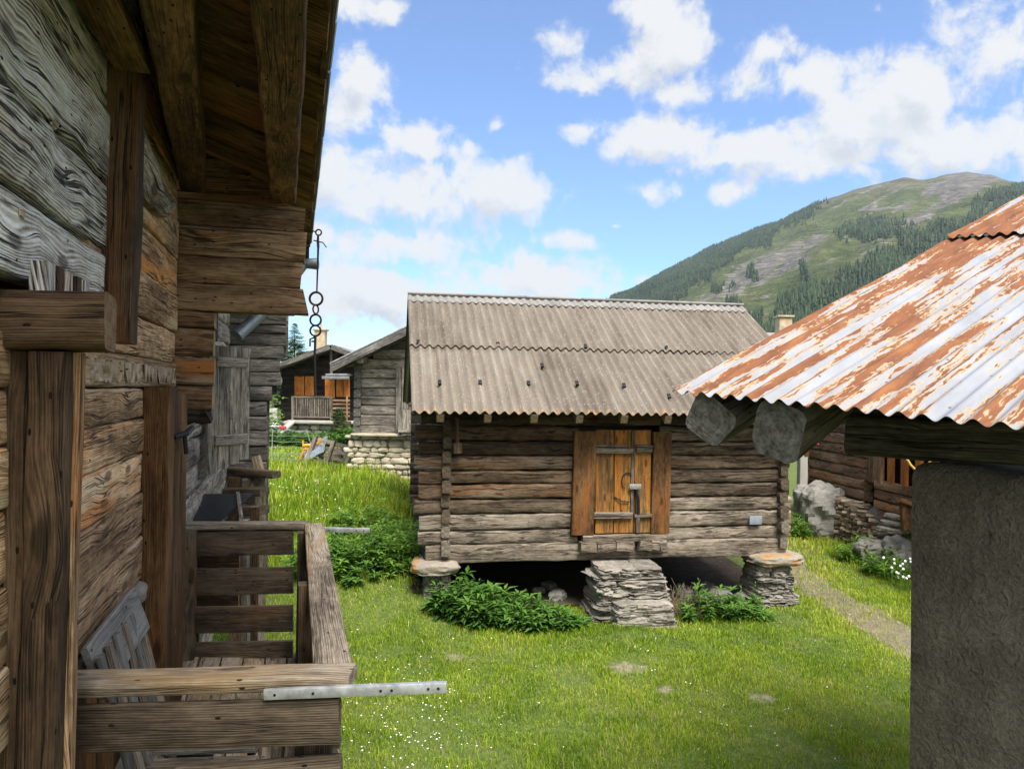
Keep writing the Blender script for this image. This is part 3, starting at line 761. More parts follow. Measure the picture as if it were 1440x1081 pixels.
# ------------------------------------------------------------------ GRANARY (middle)
def granary():
    root = thing('log_granary', tuple(B(0, 0, g(BO.x, BO.y))), 'weathered log granary on stone piers under a grey corrugated roof, honey plank door in front', 'granary')
    zs = [SILL, SILL + .24, SILL + .43, SILL + .655, SILL + .855, SILL + 1.06, SILL + 1.25, SILL + 1.45, SILL + 1.65, SILL + 1.87, SILL + 2.10]
    door0, door1 = 2.02, 3.42
    th = 0.15
    lower, mid, upper, red = MB(), MB(), MB(), MB()
    for i in range(len(zs) - 1):
        z0, z1 = zs[i], zs[i + 1]; zc = (z0 + z1) / 2; h = z1 - z0 - 0.008
        # front logs (with their heads past the corners)
        off = random.uniform(-0.018, 0.018)
        e0 = -random.uniform(0.02, 0.16) if i else 0.02; e1 = BL + random.uniform(0.0, 0.08)
        if i == 0:
            beam(lower, B(e0, th/2, zc), B(e1 - .1, th/2, zc - .0), th + .03, h + .02, jit=0.016, r=0.03, rnd=0.55, seg=26)
        else:
            is_l = i <= 2
            # left part and right part either side of the door
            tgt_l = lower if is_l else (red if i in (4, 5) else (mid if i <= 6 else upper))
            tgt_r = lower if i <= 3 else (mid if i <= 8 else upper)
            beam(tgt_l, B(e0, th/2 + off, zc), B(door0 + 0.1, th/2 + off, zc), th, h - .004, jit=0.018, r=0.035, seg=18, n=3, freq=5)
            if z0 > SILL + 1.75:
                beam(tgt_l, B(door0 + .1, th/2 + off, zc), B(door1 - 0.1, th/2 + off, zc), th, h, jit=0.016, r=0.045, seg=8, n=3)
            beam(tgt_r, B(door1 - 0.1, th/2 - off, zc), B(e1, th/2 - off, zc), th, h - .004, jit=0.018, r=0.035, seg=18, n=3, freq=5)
        # side and back walls, half a course higher, heads poking out in front
        zc2 = zc + 0.09
        for s0 in (0.28, BL - 0.10):
            tgt = lower if (i <= 1) else mid if i < 8 else upper
            pro = -random.uniform(0.05, 0.14)
            beam(tgt, B(s0, pro, zc2), B(s0, BD - 0.05 + random.uniform(0, .1), zc2), 0.12, h * 0.84, jit=0.016, r=0.03, seg=14, n=3, rnd=random.uniform(0.0, 0.45))
        beam(mid, B(-0.05, BD - th/2, zc), B(BL + .05, BD - th/2, zc), th, h, jit=0.012, r=0.04, seg=10)
    # gable triangles
    for s0 in (0.28, BL - 0.10):
        for k in range(8):
            z = zs[-1] + 0.09 + k * 0.17; half = (BD + 0.0) / 2 - (z - zs[-1]) / 0.60
            if half < 0.15: break
            beam(mid, B(s0, BD/2 - half, z), B(s0, BD/2 + half, z), 0.12, 0.165, jit=0.008, r=0.02)
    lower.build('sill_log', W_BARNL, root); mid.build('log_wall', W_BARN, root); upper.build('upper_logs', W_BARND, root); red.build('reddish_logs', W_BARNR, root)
    iw = MB(); beam(iw, B(.34, .24, SILL + 1.1), B(BL - .16, .24, SILL + 1.1), .03, 2.15, r=.002); iw.build('dark_backing', W_BLACK, root)  # black backing added behind the logs so no light shows through gaps
    # floor
    fl = MB(); 
    for k in range(12): beam(fl, B(0.2 + k * 0.42, 0.05, SILL + 0.03), B(0.2 + k * 0.42, BD - .05, SILL + 0.03), 0.41, 0.06)
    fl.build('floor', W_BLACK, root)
    # back footing wall that closes the crawl space
    ft = MB()
    for k in range(9):
        for j in range(3):
            rock(ft, B(0.3 + k * 0.6, BD - 0.3, -0.05 + j * 0.28), 0.66, 0.4, 0.3, BA, 300 + k * 3 + j, 3, 4)
    ft.build('back_footing', S_GREY, root)
    # ---- roof: two rows of sheets per slope
    tanr = 0.60; rl = math.sqrt(1 + tanr**2)
    rv = (bey + V((0, 0, tanr))).normalized(); rv2 = (-bey + V((0, 0, tanr))).normalized()
    s0, W = -0.21, 6.06
    zE = HC - 0.30
    run = BD / 2 + 0.50
    Ls = run * rl
    half = Ls * 0.5
    for name, tE, dr in (('front', -0.50, rv), ('back', BD + 0.50, rv2)):
        lo, up = MB(), MB()
        O = B(s0, tE, zE)
        step = 0.975
        nn = int(W / step) + 1
        for (mb_, off, ln, lift) in ((lo, 0.0, half + 0.12, 0.0), (up, half, Ls - half - 0.02, 0.030)):
            corrugated(mb_, O + dr * off, bex, dr, W, ln, 0.130, 0.026, thick=0.010, per=8, vseg=8, lift=lift, v0=off, wob=0.012)
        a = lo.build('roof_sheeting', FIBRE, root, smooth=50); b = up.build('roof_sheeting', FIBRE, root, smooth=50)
    # ridge cap: pale shaped pieces, toothed lower edge following the waves
    top = B(s0, BD / 2, zE + run * tanr)
    for k in range(6):
        cap = MB()
        w = 1.03
        for sgn, dr in ((1, -rv), (-1, -rv2)):
            corrugated(cap, top + bex * (k * 1.005) + V((0, 0, 0.055 + (k % 2) * 0.006)), bex, dr, w, 0.25, 0.130, 0.015, thick=0.01, per=8, vseg=2, u0=k * 1.005, rnd=random.random())
        beam(cap, top + bex * (k * 1.005) + V((0, 0, 0.075)), top + bex * (k * 1.005 + w) + V((0, 0, 0.075)), 0.10, 0.05, r=0.024)
        cap.build('ridge_cap', CAPM, root, smooth=50)
    # hook bolts
    hk = []
    for (px, py) in ((588, 484), (700, 487), (823, 490), (937, 492), (618, 541), (675, 541), (743, 542), (811, 542), (762, 517), (877, 545), (940, 560)):
        hk.append((px, py))
    # intersect pixel rays with roof plane
    nrm = bex.cross(rv).normalized(); O = B(s0, -0.5, zE)
    for px, py in hk:
        d = (P(px, py, 10) - CAM); tt = (O - CAM).dot(nrm) / d.dot(nrm); q = CAM + d * tt
        h = MB(); beam(h, q - rv * 0.035 + nrm * 0.03, q + rv * 0.035 + nrm * 0.05, 0.05, 0.035, up=nrm, r=0.015); tube(h, [q - nrm * .02, q + nrm * 0.065], 0.012, 6)
        h.build('roof_hook', IRON, root)
    # rafter tails and rafters
    for k in range(10):
        s = 0.16 + k * 0.62
        r_ = MB()
        a = B(s, -0.455, zE - 0.108 + 0.045 * tanr); b = a + rv * (Ls - 0.25)
        if s > BL + .6: break
        beam(r_, a, b, 0.095, 0.12, jit=0.006, r=0.012, seg=6)
        r_.build('rafter', W_RAFT, root)
    e = MB(); beam(e, B(s0 + .05, 0.06, HC - 0.20), B(s0 + W - .1, 0.06, HC - 0.20), 0.16, 0.18, jit=0.01, r=0.03); e.build('wall_plate', W_BARND, root)
    # barge lath at left gable
    l = MB(); beam(l, B(s0 + .05, -0.42, zE - 0.01), B(s0 + .05, -0.42, zE - 0.01) + rv * (Ls - .1), 0.03, 0.09, r=0.006); l.build('barge_board', W_BARND, root)
    # ---- door
    zb, zt = SILL + 0.36, SILL + 1.80
    for (a, b, lean) in ((2.04, 2.36, 0.02), (3.19, 3.46, 0.015)):
        j = MB(); c = (a + b) / 2
        beam(j, B(c - lean, -0.035, zb), B(c + 0.01, -0.035, zt - 0.01 * (a > 3)), 0.10, b - a, up=bex, r=0.012, jit=0.006, seg=6)
        j.build('door_jamb', W_JAMB, root)
    d = MB()
    for (a, b) in ((2.37, 2.64), (2.645, 2.93), (2.935, 3.185)):
        beam(d, B((a + b) / 2, 0.0, zb + .01), B((a + b) / 2, 0.0, zt + .015), 0.06, b - a - .006, up=bex, r=0.008, jit=0.004, seg=6)
    dr = d.build('door', W_DOOR, root)
    for (z, w1, a0, a1) in ((zb + 1.17, 0.075, 2.35, 2.905), (zb + 1.235, 0.03, 2.33, 2.80), (zb + 1.17, 0.07, 2.955, 3.18), (zb + 1.24, 0.03, 2.95, 3.19), (zb + 0.275, 0.055, 2.33, 2.905), (zb + 0.23, 0.022, 2.30, 2.9), (zb + 0.25, 0.05, 2.93, 3.19)):
        m_ = MB(); beam(m_, B(a0, -0.055, z + random.uniform(-.006, .006)), B(a1, -0.055, z + random.uniform(-.01, .01)), 0.055, w1, r=0.012, jit=0.005, seg=4); m_.build('batten', W_BATTEN, dr)
    m_ = MB(); beam(m_, B(2.90, -0.045, zb + .28), B(2.905, -0.045, zt), 0.03, 0.045, up=bex, r=0.006); beam(m_, B(2.985, -0.06, zb + .02), B(2.975, -0.06, zb + .60), 0.04, 0.065, up=bex, r=0.02, jit=.006); m_.build('closing_strip', W_BATTEN, dr)
    lk = MB(); box(lk, B(2.93, -0.085, zb + .665), 0.17, 0.03, 0.075, BA + 0.0, r=.01); lk.build('lock_plate', plain('pale_lock_metal', (0.30, 0.30, 0.29), 0.5, 0.4, .4, 40), dr)
    rg = MB(); tube(rg, [B(2.83 + 0.085 * math.cos(a), -0.05, zb + .74 + 0.12 * math.sin(a)) for a in np.linspace(0.6, 4.2, 12)], 0.008, 6)
    tube(rg, [B(2.64, -0.04, zb + .52), B(2.74, -0.06, zb + .46), B(2.86, -0.05, zb + .45)], 0.010, 6)
    tube(rg, [B(2.95, -0.07, zb + .62), B(2.98, -0.08, zb + .5), B(2.985, -0.09, zb + .30)], 0.018, 6)
    rg.build('latch_ring', IRON, dr)
    sl = MB(); beam(sl, B(2.18, -0.05, zb - 0.055), B(3.40, -0.05, zb - 0.055), 0.14, 0.09, jit=0.01, r=0.015); sl.build('door_sill', W_BARNL, root)
    for k, (a, b) in enumerate(((2.14, 2.36), (2.37, 2.64), (2.65, 2.90), (2.98, 3.16), (3.165, 3.28), (3.285, 3.38))):
        m_ = MB(); beam(m_, B(a, -0.09, zb - 0.16 + random.uniform(-.01, .01)), B(b, -0.09, zb - 0.16 + random.uniform(-.01, .01)), 0.16, 0.13, jit=0.018, r=0.02, seg=4, freq=6); m_.build('sill_block', W_BARNL, root)
    pl = MB(); box(pl, B(4.78, -0.035, SILL + .52), 0.19, 0.012, 0.13, BA, r=.003); pl.build('plaque', plain('blue_grey_plaque', (0.22, 0.25, 0.29), 0.5), root)
    # a wooden stake hanging at the left corner
    sk = MB(); beam(sk, B(0.40, -0.17, SILL + 1.98), B(0.41, -0.17, SILL + 1.62), 0.04, 0.05, up=bex, r=0.01); beam(sk, B(0.41, -0.17, SILL + 1.64), B(0.42, -0.18, SILL + 1.50), 0.09, 0.12, up=bex, r=0.03); sk.build('hanging_peg', W_BARND, root)
granary()

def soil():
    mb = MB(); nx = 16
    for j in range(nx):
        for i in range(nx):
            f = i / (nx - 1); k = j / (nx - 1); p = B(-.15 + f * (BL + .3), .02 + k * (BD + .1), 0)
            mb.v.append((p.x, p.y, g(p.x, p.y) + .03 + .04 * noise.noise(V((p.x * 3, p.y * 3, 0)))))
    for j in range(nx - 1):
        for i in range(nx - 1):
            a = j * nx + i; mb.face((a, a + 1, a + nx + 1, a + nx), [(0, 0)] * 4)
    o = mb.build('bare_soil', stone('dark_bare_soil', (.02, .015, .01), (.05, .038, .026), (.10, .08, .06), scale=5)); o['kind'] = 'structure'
soil()

rs_ = random.Random(17)
for i_ in range(14):
    p_ = B(rs_.choice((rs_.uniform(1.6, 2.1), rs_.uniform(3.5, 4.7))), rs_.uniform(.15, 1.1), 0); w_ = rs_.uniform(.12, .32); m_ = MB()
    rock(m_, (p_.x, p_.y, g(p_.x, p_.y) + .06), w_, w_ * .8, w_ * .6, rs_.uniform(0, 3), 700 + i_, 6, 3.5, .22, 1.8)
    solo(m_, 'loose_stone', S_GREY, (p_.x, p_.y, g(p_.x, p_.y)), 'loose grey stone lying in the dark crawl space under the granary', 'stone', 'loose stones under the granary', smooth=25)

def slab_stack(name, cx, cy, w0, d0, w1, d1, z0, z1, rot, seed, label, cat, group, cap=None, hs=(0.035, 0.085)):
    root = thing(name, (cx, cy, z0), label, cat, group)
    mb = MB(); z = z0; k = seed
    rs = random.Random(seed)
    while z < z1 - 0.02:
        h = min(rs.uniform(*hs), z1 - z + 0.01); f = (z - z0) / max(0.01, z1 - z0)
        w = w0 + (w1 - w0) * f; d = d0 + (d1 - d0) * f
        n = rs.choice((1, 2, 2, 3))
        cuts = sorted([rs.uniform(0.25, 0.75) if n == 2 else c for c in ([0.5] if n == 2 else [0.33 + rs.uniform(-.06, .06), 0.68 + rs.uniform(-.06, .06)] if n == 3 else [])])
        cuts = [0] + cuts + [1]
        for a, b in zip(cuts[:-1], cuts[1:]):
            x = (a + b) / 2 - 0.5; k += 1
            ox, oy = x * w + rs.uniform(-.02, .02), rs.uniform(-.035, .02)
            c, s = math.cos(rot), math.sin(rot)
            rock(mb, (cx + ox * c - oy * s, cy + ox * s + oy * c, z + h / 2), (b - a) * w * rs.uniform(0.98, 1.12), d * rs.uniform(0.95, 1.08), h * 1.12, rot + rs.uniform(-.10, .10), k, 7, 7.0, 0.17, 2.4)
        z += h * 0.93
    mb.build('slabs', S_STACK, root, smooth=22)
    if cap:
        cw, cd, chh, ox, oy = cap
        c, s = math.cos(rot), math.sin(rot)
        cm = MB(); rock(cm, (cx + ox * c - oy * s, cy + ox * s + oy * c, z1 + chh / 2), cw, cd, chh, rot, seed + 5, 9, 3.6, 0.12, 2.2)
        cm.build('capstone', S_CAP, root, smooth=60)
    return root

p = B(5.05, 0.10, 0); slab_stack('stone_pier', p.x, p.y, 0.66, 0.60, 0.52, 0.50, g(p.x, p.y) - .05, SILL - .135, BA, 41, 'stacked slate pier with a broad tan capstone at the right front corner of the granary', 'stone pier', 'stone piers under the granary', cap=(0.80, 0.66, 0.17, 0.05, -0.05))
p = B(0.17, 0.12, 0); slab_stack('stone_pier', p.x, p.y, 0.34, 0.40, 0.32, 0.38, g(p.x, p.y) - .05, SILL - .135, BA, 47, 'short pier with a bright orange lichened capstone at the left granary corner', 'stone pier', 'stone piers under the granary', cap=(0.66, 0.60, 0.18, -0.02, -0.05))
p = B(2.72, -0.30, 0); slab_stack('stone_steps', p.x, p.y, 1.06, 0.90, 0.84, 0.58, g(p.x, p.y) - .05, SILL - .01, BA, 59, 'stack of pale slate slabs serving as the step below the granary door', 'stone step', None, hs=(0.035, 0.095))
p = B(2.80, -0.80, 0); slab_stack('stone_steps', p.x, p.y, 0.84, 0.32, 0.72, 0.25, g(p.x, p.y) - .05, g(p.x, p.y) + .30, BA, 66, 'low front course of grey slabs at the foot of the slate step', 'stone step', None, hs=(0.06, 0.11))

# ------------------------------------------------------------------ plants
def leaf(mb, p, d, up, L, w, rnd):
    d = d.normalized(); s = d.cross(up)
    if s.length < 1e-3: s = V((1, 0, 0))
    s.normalize(); n = s.cross(d)
    b = len(mb.v)
    mb.v.extend([p, p + d * L * .45 + s * w * .5 + n * L * .08, p + d * L - n * L * .15, p + d * L * .45 - s * w * .5 + n * L * .08, p + d * L * .5 - n * L * 0.0])
    mb.face((b, b + 1, b + 4), [(0, 0)] * 3, rnd); mb.face((b + 1, b + 2, b + 4), [(0, 0)] * 3, rnd)
    mb.face((b, b + 4, b + 3), [(0, 0)] * 3, rnd); mb.face((b + 4, b + 2, b + 3), [(0, 0)] * 3, rnd)

def shrub(name, x, y, rx, ry, h, n, L, w, label, cat, mat=LEAF, group=None, seed=1, stemmy=0.4):
    rs = random.Random(seed); mb = MB(); z0 = g(x, y)
    for _ in range(n):
        a = rs.uniform(0, 2 * math.pi); r = math.sqrt(rs.random()) * rs.choice((1, 1, 1, 1.25))
        # shoots with whorls of leaves
        bx, by = x + rx * r * math.cos(a), y + ry * r * math.sin(a)
        hh = h * (1 - 0.55 * r * r) * rs.choice((0.45, 0.7, 0.85, 1.0, 1.25)) * rs.uniform(0.8, 1.1); bz = g(bx, by)
        lean = V((math.cos(a) * r, math.sin(a) * r, 0)) * 0.35
        k0 = rs.randint(3, 5)
        for k in range(k0):
            f = 1 - k * 0.24
            c = V((bx, by, bz + hh * f)) + lean * (hh * f)
            m_ = rs.randint(4, 6); a0 = rs.uniform(0, 6.28); rnd = min(1, max(0, (0.25 + 0.55 * f + rs.uniform(-.25, .25))))
            for i in range(m_):
                t = a0 + i * 6.283 / m_
                leaf(mb, c, V((math.cos(t), math.sin(t), rs.uniform(-.1, .75))), V((0, 0, 1)), L * rs.uniform(.7, 1.2), w * rs.uniform(.8, 1.2), rnd)
    # thin flowering or seeding stems and stray blades around the clump
    for _ in range(max(6, n // 3)):
        a = rs.uniform(0, 6.283); r = rs.uniform(.2, 1.25); bx, by = x + rx * r * math.cos(a), y + ry * r * math.sin(a)
        q0 = V((bx, by, g(bx, by))); q1 = q0 + V((rs.uniform(-.10, .10), rs.uniform(-.08, .08), h * rs.uniform(.5, 1.35)))
        tube(mb, [q0, q0.lerp(q1, .5) + V((rs.uniform(-.02, .02), 0, 0)), q1], [.004, .003, .002], 4, rnd=rs.uniform(.4, 1))
        for k in range(rs.randint(3, 8)):
            t = rs.uniform(0, 6.283); leaf(mb, q0.lerp(q1, rs.uniform(.25, 1.0)), V((math.cos(t), math.sin(t), rs.uniform(.2, 1.2))), V((0, 0, 1)), L * rs.uniform(.25, .6), w * rs.uniform(.3, .6), min(1, max(0, rs.uniform(.3, 1.1))))
    o = solo(mb, name, mat, (x, y, z0), label, cat, group, smooth=0)
    return o

G1 = 'weeds along the foot of the granary'
for i, (px, py, d, rx, ry, h, n, lab) in enumerate((
    (690, 835, 9.70, 0.60, 0.27, 0.36, 80, 'broad dark leafy weed clump left of the crawl space under the granary'),
    (655, 832, 9.75, 0.35, 0.26, 0.40, 45, 'dark leafy weeds beside the left capstone of the granary'),
    (765, 845, 9.55, 0.40, 0.24, 0.22, 42, 'lower leafy weed clump fading towards the slate step'),
    (1005, 850, 10.1, 0.42, 0.24, 0.38, 40, 'nettle clump growing between the slate step and the right pier'),
    (1055, 850, 10.1, 0.24, 0.18, 0.22, 22, 'small weed tuft against the right stone pier'),
)):
    p = P(px, py, d); shrub('weed_clump', p.x, p.y, rx, ry, h, n, 0.20 if i < 3 else 0.13, 0.055 if i < 3 else .04, lab, 'weeds', LEAF, G1, 70 + i)
G2 = 'wild shrubs on the bank left of the granary'
for i, (px, d, rx, ry, h, n, lab, mt) in enumerate((
    (500, 10.6, 0.55, 0.45, 0.50, 110, 'dark green bush behind the wooden railing on the bank', LEAF),
    (555, 10.8, 0.50, 0.40, 0.55, 100, 'bush touching the left corner of the granary', LEAFB),
    (455, 10.4, 0.45, 0.40, 0.45, 90, 'small bush just right of the railing corner', LEAFB),
    (580, 11.6, 0.40, 0.40, 0.62, 80, 'tall bright weeds against the left wall of the granary', LEAFB),
    (530, 12.2, 0.70, 0.50, 0.45, 70, 'bright green weeds higher up the bank', LEAFB),
)):
    x = (px - 720) / F * d; shrub('wild_shrub', x, d, rx, ry, h, n, 0.13, 0.042, lab, 'shrub', mt, G2, 170 + i)

def twigs():
    mb = MB(); rs = random.Random(5)
    c = P(965, 850, 10.2); z = g(c.x, c.y)
    for _ in range(70):
        a = V((c.x + rs.uniform(-.3, .25), c.y + rs.uniform(-.1, .25), z))
        b = a + V((rs.uniform(-.35, .25), rs.uniform(-.1, .1), rs.uniform(.2, .5)))
        m_ = (a + b) / 2 + V((rs.uniform(-.06, .06), rs.uniform(-.05, .05), rs.uniform(-.02, .05)))
        tube(mb, [a, m_, b], [0.006, 0.005, 0.003], 5)
    solo(mb, 'brushwood', TWIG, (c.x, c.y, z), 'heap of dry brown twigs beside the slate step under the granary', 'brushwood')
twigs()

# ------------------------------------------------------------------ HOUSE A (near left)
SL = 0.2924
CW = -0.745
hn = V((0.9598, 0.2807, 0)); hd = V((-0.2807, 0.9598, 0))
def H(c, y, z):
    return V((c - SL * y, y, HC + z))

def house_a():
    root = thing('log_house', tuple(H(CW, 3.0, -HC + 0.05)), 'dark brown old log house on the left with carved inscription and deep timber eaves', 'house')
    # --- brown log wall
    zs = [-0.96, -0.74, -0.53, -0.33, -0.165, -0.015]
    mb = MB()
    for i in range(len(zs) - 1):
        zc = (zs[i] + zs[i+1]) / 2; off = random.uniform(-.010, .010)
        beam(mb, H(CW - .065 + off, 1.2, zc), H(CW - .065 + off, 4.58, zc), 0.12, zs[i+1] - zs[i] - .004, jit=0.007, r=0.013, seg=36, n=3, freq=5)
    zs = [0.135, 0.33, 0.55, 0.78, 1.02, 1.27, 1.52, 1.75]
    for i in range(len(zs) - 1):
        zc = (zs[i] + zs[i+1]) / 2; off = random.uniform(-.010, .010)
        beam(mb, H(CW - .065 + off, 2.6, zc), H(CW - .065 + off, 4.58, zc), 0.12, zs[i+1] - zs[i] - .004, jit=0.007, r=0.013, seg=24, n=3, freq=5)
    mb.build('log_wall', W_WALL, root)
    # backing so no light leaks between logs
    bk = MB(); beam(bk, H(CW - .16, 0.3, -0.1), H(CW - .16, 4.6, -0.1), 0.05, 3.6, r=0.002); bk.build('dark_backing', W_BLACK, root)
    # --- inscription log
    il = MB(); beam(il, H(CW - .062, 1.2, 0.06), H(CW - .062, 4.58, 0.06), 0.12, 0.142, jit=0.005, r=0.012, seg=36, n=3); ilo = il.build('inscribed_log', W_INSL, root)
    fc = bpy.data.curves.new('inscription', 'FONT'); fc.body = 'EC PASSI ON DVE TVVI NELM EOS'
    fc.size = 0.15; fc.extrude = 0.007; fc.space_character = 0.92; fc.offset = -0.008
    tmp = bpy.data.objects.new('tmp_text', fc); col.objects.link(tmp)
    bpy.context.view_layer.update()
    dg = bpy.context.evaluated_depsgraph_get()
    me = bpy.data.meshes.new_from_object(tmp.evaluated_get(dg)); bpy.data.objects.remove(tmp)
    xs = [v.co.x for v in me.vertices]; ys = [v.co.y for v in me.vertices]
    tw = max(xs) - min(xs); L = 2.04 * 1.042; base = V(root['_b'])
    for v in me.vertices:
        u = (v.co.x - min(xs)) / tw
        q = H(CW + 0.0045, 2.48, 0.005) + hd * (u * L) + V((0, 0, (v.co.y - min(ys)) / (max(ys) - min(ys)) * 0.098)) + hn * (v.co.z)
        v.co = q - base
    me.materials.clear(); me.materials.append(INSC)
    uvl = me.uv_layers.new(name='UVMap') if not me.uv_layers else me.uv_layers[0]
    uvl.name = 'UVMap'
    for lp in me.loops:
        co = me.vertices[lp.vertex_index].co; uvl.data[lp.index].uv = (co.y, co.z)
    o = bpy.data.objects.new('inscription', me); col.objects.link(o); o.parent = ilo
    # pencil-like old scratches above: a row of slanted cuts under the text
    # --- grey planks upper left
    gp = MB()
    zs = [0.27, 0.50, 0.76, 1.03, 1.28, 1.55]
    for i in range(len(zs) - 1):
        zc = (zs[i] + zs[i+1]) / 2; off = random.uniform(-.012, .012)
        beam(gp, H(CW - .03 + off, 0.9, zc), H(CW - .03 + off, 2.80, zc), 0.09, zs[i+1] - zs[i] - .022, jit=0.011, r=0.016, seg=26, n=3, freq=5, rnd=(0.42, 0.61, 0.5, 0.2, 0.1)[i])
    gp.build('plank_cladding', W_SILVER, root)
    for (px, py, sx, sz) in ((50, 82, .05, .055), (8, 62, .045, .06), (14, 186, .05, .05), (72, 168, .035, .06), (77, 262, .035, .05), (115, 238, .03, .04), (14, 8, .05, .06), (28, 300, .03, .03)):
        y = -(CW + .02) / ((px - 720) / F + SL) * -1.0
        y = (CW + .02) / ((px - 720) / F + SL); z = P(px, py, y).z - HC
        kn = MB(); rock(kn, H(CW + .010, y, z), .022, sx * 1.7, sz * 1.05, math.atan2(hd.y, hd.x) - math.pi / 2, int(px * 7 + py), 6, 2.2, .12); kn.build('knot', W_KNOT, root)
    # --- window post and ledge
    wp = MB(); beam(wp, H(CW + .03, 2.86, 0.16), H(CW + .055, 2.86, 1.5), 0.16, 0.15, up=hd, r=0.012, jit=0.006, seg=8); wp.build('window_post', W_POST, root)
    wl = MB(); beam(wl, H(CW + .11, 1.0, 1.205), H(CW + .11, 2.78, 1.205), 0.13, 0.055, r=0.006, jit=0.003); wlo = wl.build('window_ledge', W_DARK, root)
    wb = MB(); beam(wb, H(CW + .13, 1.0, 1.31), H(CW + .13, 2.74, 1.31), 0.05, 0.15, r=0.01, jit=0.008, seg=16); wb.build('window_board', W_SILVER, root)
    # --- near door frame: lintel, post, planks
    ln = MB(); a = P(-190, 460, 1.98); b = P(150, 460, 1.98)
    dirb = (hn * 0.9).normalized()
    end = H(CW + 0.235, 2.02, 0.165)
    beam(ln, end - hn * 0.75, end, 0.17, 0.155, jit=0.012, r=0.026, seg=8, n=3); ln.build('door_lintel', W_POST, root)
    for k, (c0, c1, y) in enumerate(((0.037, 0.130, 1.97), (-0.07, 0.033, 1.975))):
        dp = MB(); c = (c0 + c1) / 2
        beam(dp, H(CW + c - 0.012, y + .03, -1.85), H(CW + c + 0.012, y, 0.085), c1 - c0 - .004, 0.10, up=hd, r=0.012, jit=0.006, seg=14); dp.build('door_post', W_POST, root)
    dp = MB(); beam(dp, H(CW + 0.118, 2.07, -1.85), H(CW + 0.140, 2.03, 0.085), 0.035, 0.05, up=hd, r=0.006, jit=0.004, seg=10); dp.build('door_trim', W_BROWN, root)
    for k in range(5):
        c = CW - 0.13 - k * 0.105
        dp = MB(); beam(dp, H(c, 1.98, -1.85), H(c, 1.98, 0.085), 0.10, 0.04, up=hd, r=0.006); dp.build('door_plank', W_DARK, root)
    # short vertical boards above the lintel
    for k, yy in enumerate((2.06, 2.14, 2.22, 2.31, 2.40)):
        sb = MB(); beam(sb, H(CW + .035, yy, 0.12), H(CW + .035, yy, 0.335), 0.05, 0.068, up=hd, r=0.008, jit=0.004); sb.build('short_board', W_POST if k in (1, 3) else W_SILVER, root)
    # --- plank door leaf on the wall with iron latch
    pd_ = MB(); dtop = -0.01
    for k, (y0, y1, m_) in enumerate(((3.66, 3.86, 0), (3.865, 4.08, 0), (4.085, 4.30, 0))):
        beam(pd_, H(CW + .055, (y0 + y1) / 2, -1.80), H(CW + .055, (y0 + y1) / 2, dtop - .02 * k), 0.12, (y1 - y0) * 1.0, up=hd, r=0.008, jit=0.005, seg=10)
    pdo = pd_.build('plank_door', W_JAMB, root)
    lt = MB(); tube(lt, [H(CW + .115, 3.86, -0.27), H(CW + .17, 3.92, -0.255), H(CW + .175, 4.10, -0.235)], 0.016, 8); tube(lt, [H(CW + .15, 3.98, -0.25), H(CW + .16, 4.0, -0.37)], 0.012, 8)
    lt.build('latch', IRON, pdo)
    # --- lower dark infill below the logs
    lo = MB()
    for k in range(22):
        y = 1.2 + k * 0.155; beam(lo, H(CW - .10, y, -1.85), H(CW - .10, y, -0.95), 0.05, 0.15, up=hd, r=0.006, jit=0.004)
    lo.build('lower_planking', W_DARK, root)
    # rubble and short logs below the sill
    for k in range(9):
        st = MB(); y = 2.45 + k * 0.2; rock(st, H(CW - .02, y, -1.02 - 0.02 * (k % 3)), 0.10, 0.15, 0.11, 0.3, 500 + k, 4, 3)
        st.build('footing_stone', S_GREY, root)
    # below deck: base wall
    bw = MB(); beam(bw, H(CW - .2, 0.2, -2.45), H(CW - .2, 4.6, -2.45), 0.3, 1.3, r=0.01); bw.build('base_wall', S_GREY, root)
    # --- corner bracket logs (cross wall heads)
    y0 = 4.62; st0 = V((CW - SL * y0, y0, HC))
    prof = [(1.175, 1.01, 0.755), (1.005, 0.82, 0.765), (0.815, 0.645, 0.74), (0.64, 0.475, 0.77)]
    cb = MB()
    for k, (zt, zb, L_) in enumerate(prof):
        c = st0 + V((0, 0, (zt + zb) / 2)) - hn * 0.3 + hd * (0.06 + random.uniform(-.008, .008))
        beam(cb, c, c + hn * (0.3 + L_), 0.13, zt - zb + .004, jit=0.007, r=0.012, seg=12, n=3, freq=5, skew=(0.01 if k < 3 else -0.035), rnd=(0.30, 0.42, 0.35, 0.22)[k])
    bkb = st0 + V((0, 0, .82)) - hn * .3 + hd * .10; beam(cb, bkb, bkb + hn * 1.0, .05, .70, r=.004, rnd=.1)
    for k, (zt, zb, L_) in enumerate(((0.47, 0.36, 0.215), (0.355, 0.18, 0.21), (0.175, 0.0, 0.215), (0.0, -0.16, 0.21))):
        c = st0 + V((0, 0, (zt + zb) / 2)) - hn * 0.3 + hd * (0.06 + random.uniform(-.008, .008))
        beam(cb, c, c + hn * (0.3 + L_), 0.13, zt - zb - .006, jit=0.010, r=0.02, seg=10, n=3, freq=5)
    cb.build('corner_logs', W_BROWN, root)
    gi = MB()
    for k in range(3):
        c = st0 + V((0, 0, 1.27 + k * .2)) - hn * 0.3 + hd * 0.22
        beam(gi, c, c + hn * (0.93 - k * .22), 0.06, 0.195, jit=.004, r=.01, seg=6)
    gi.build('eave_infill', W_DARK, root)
    # ragged corbel under the heads
    rc = MB(); c = st0 + hd * 0.06; beam(rc, c + V((0, 0, -0.21)) - hn * .1, c + V((0, 0, -0.19)) + hn * 0.19, 0.12, 0.10, jit=0.03, r=0.03, seg=6, freq=9); rc.build('corbel', W_BLACK, root)
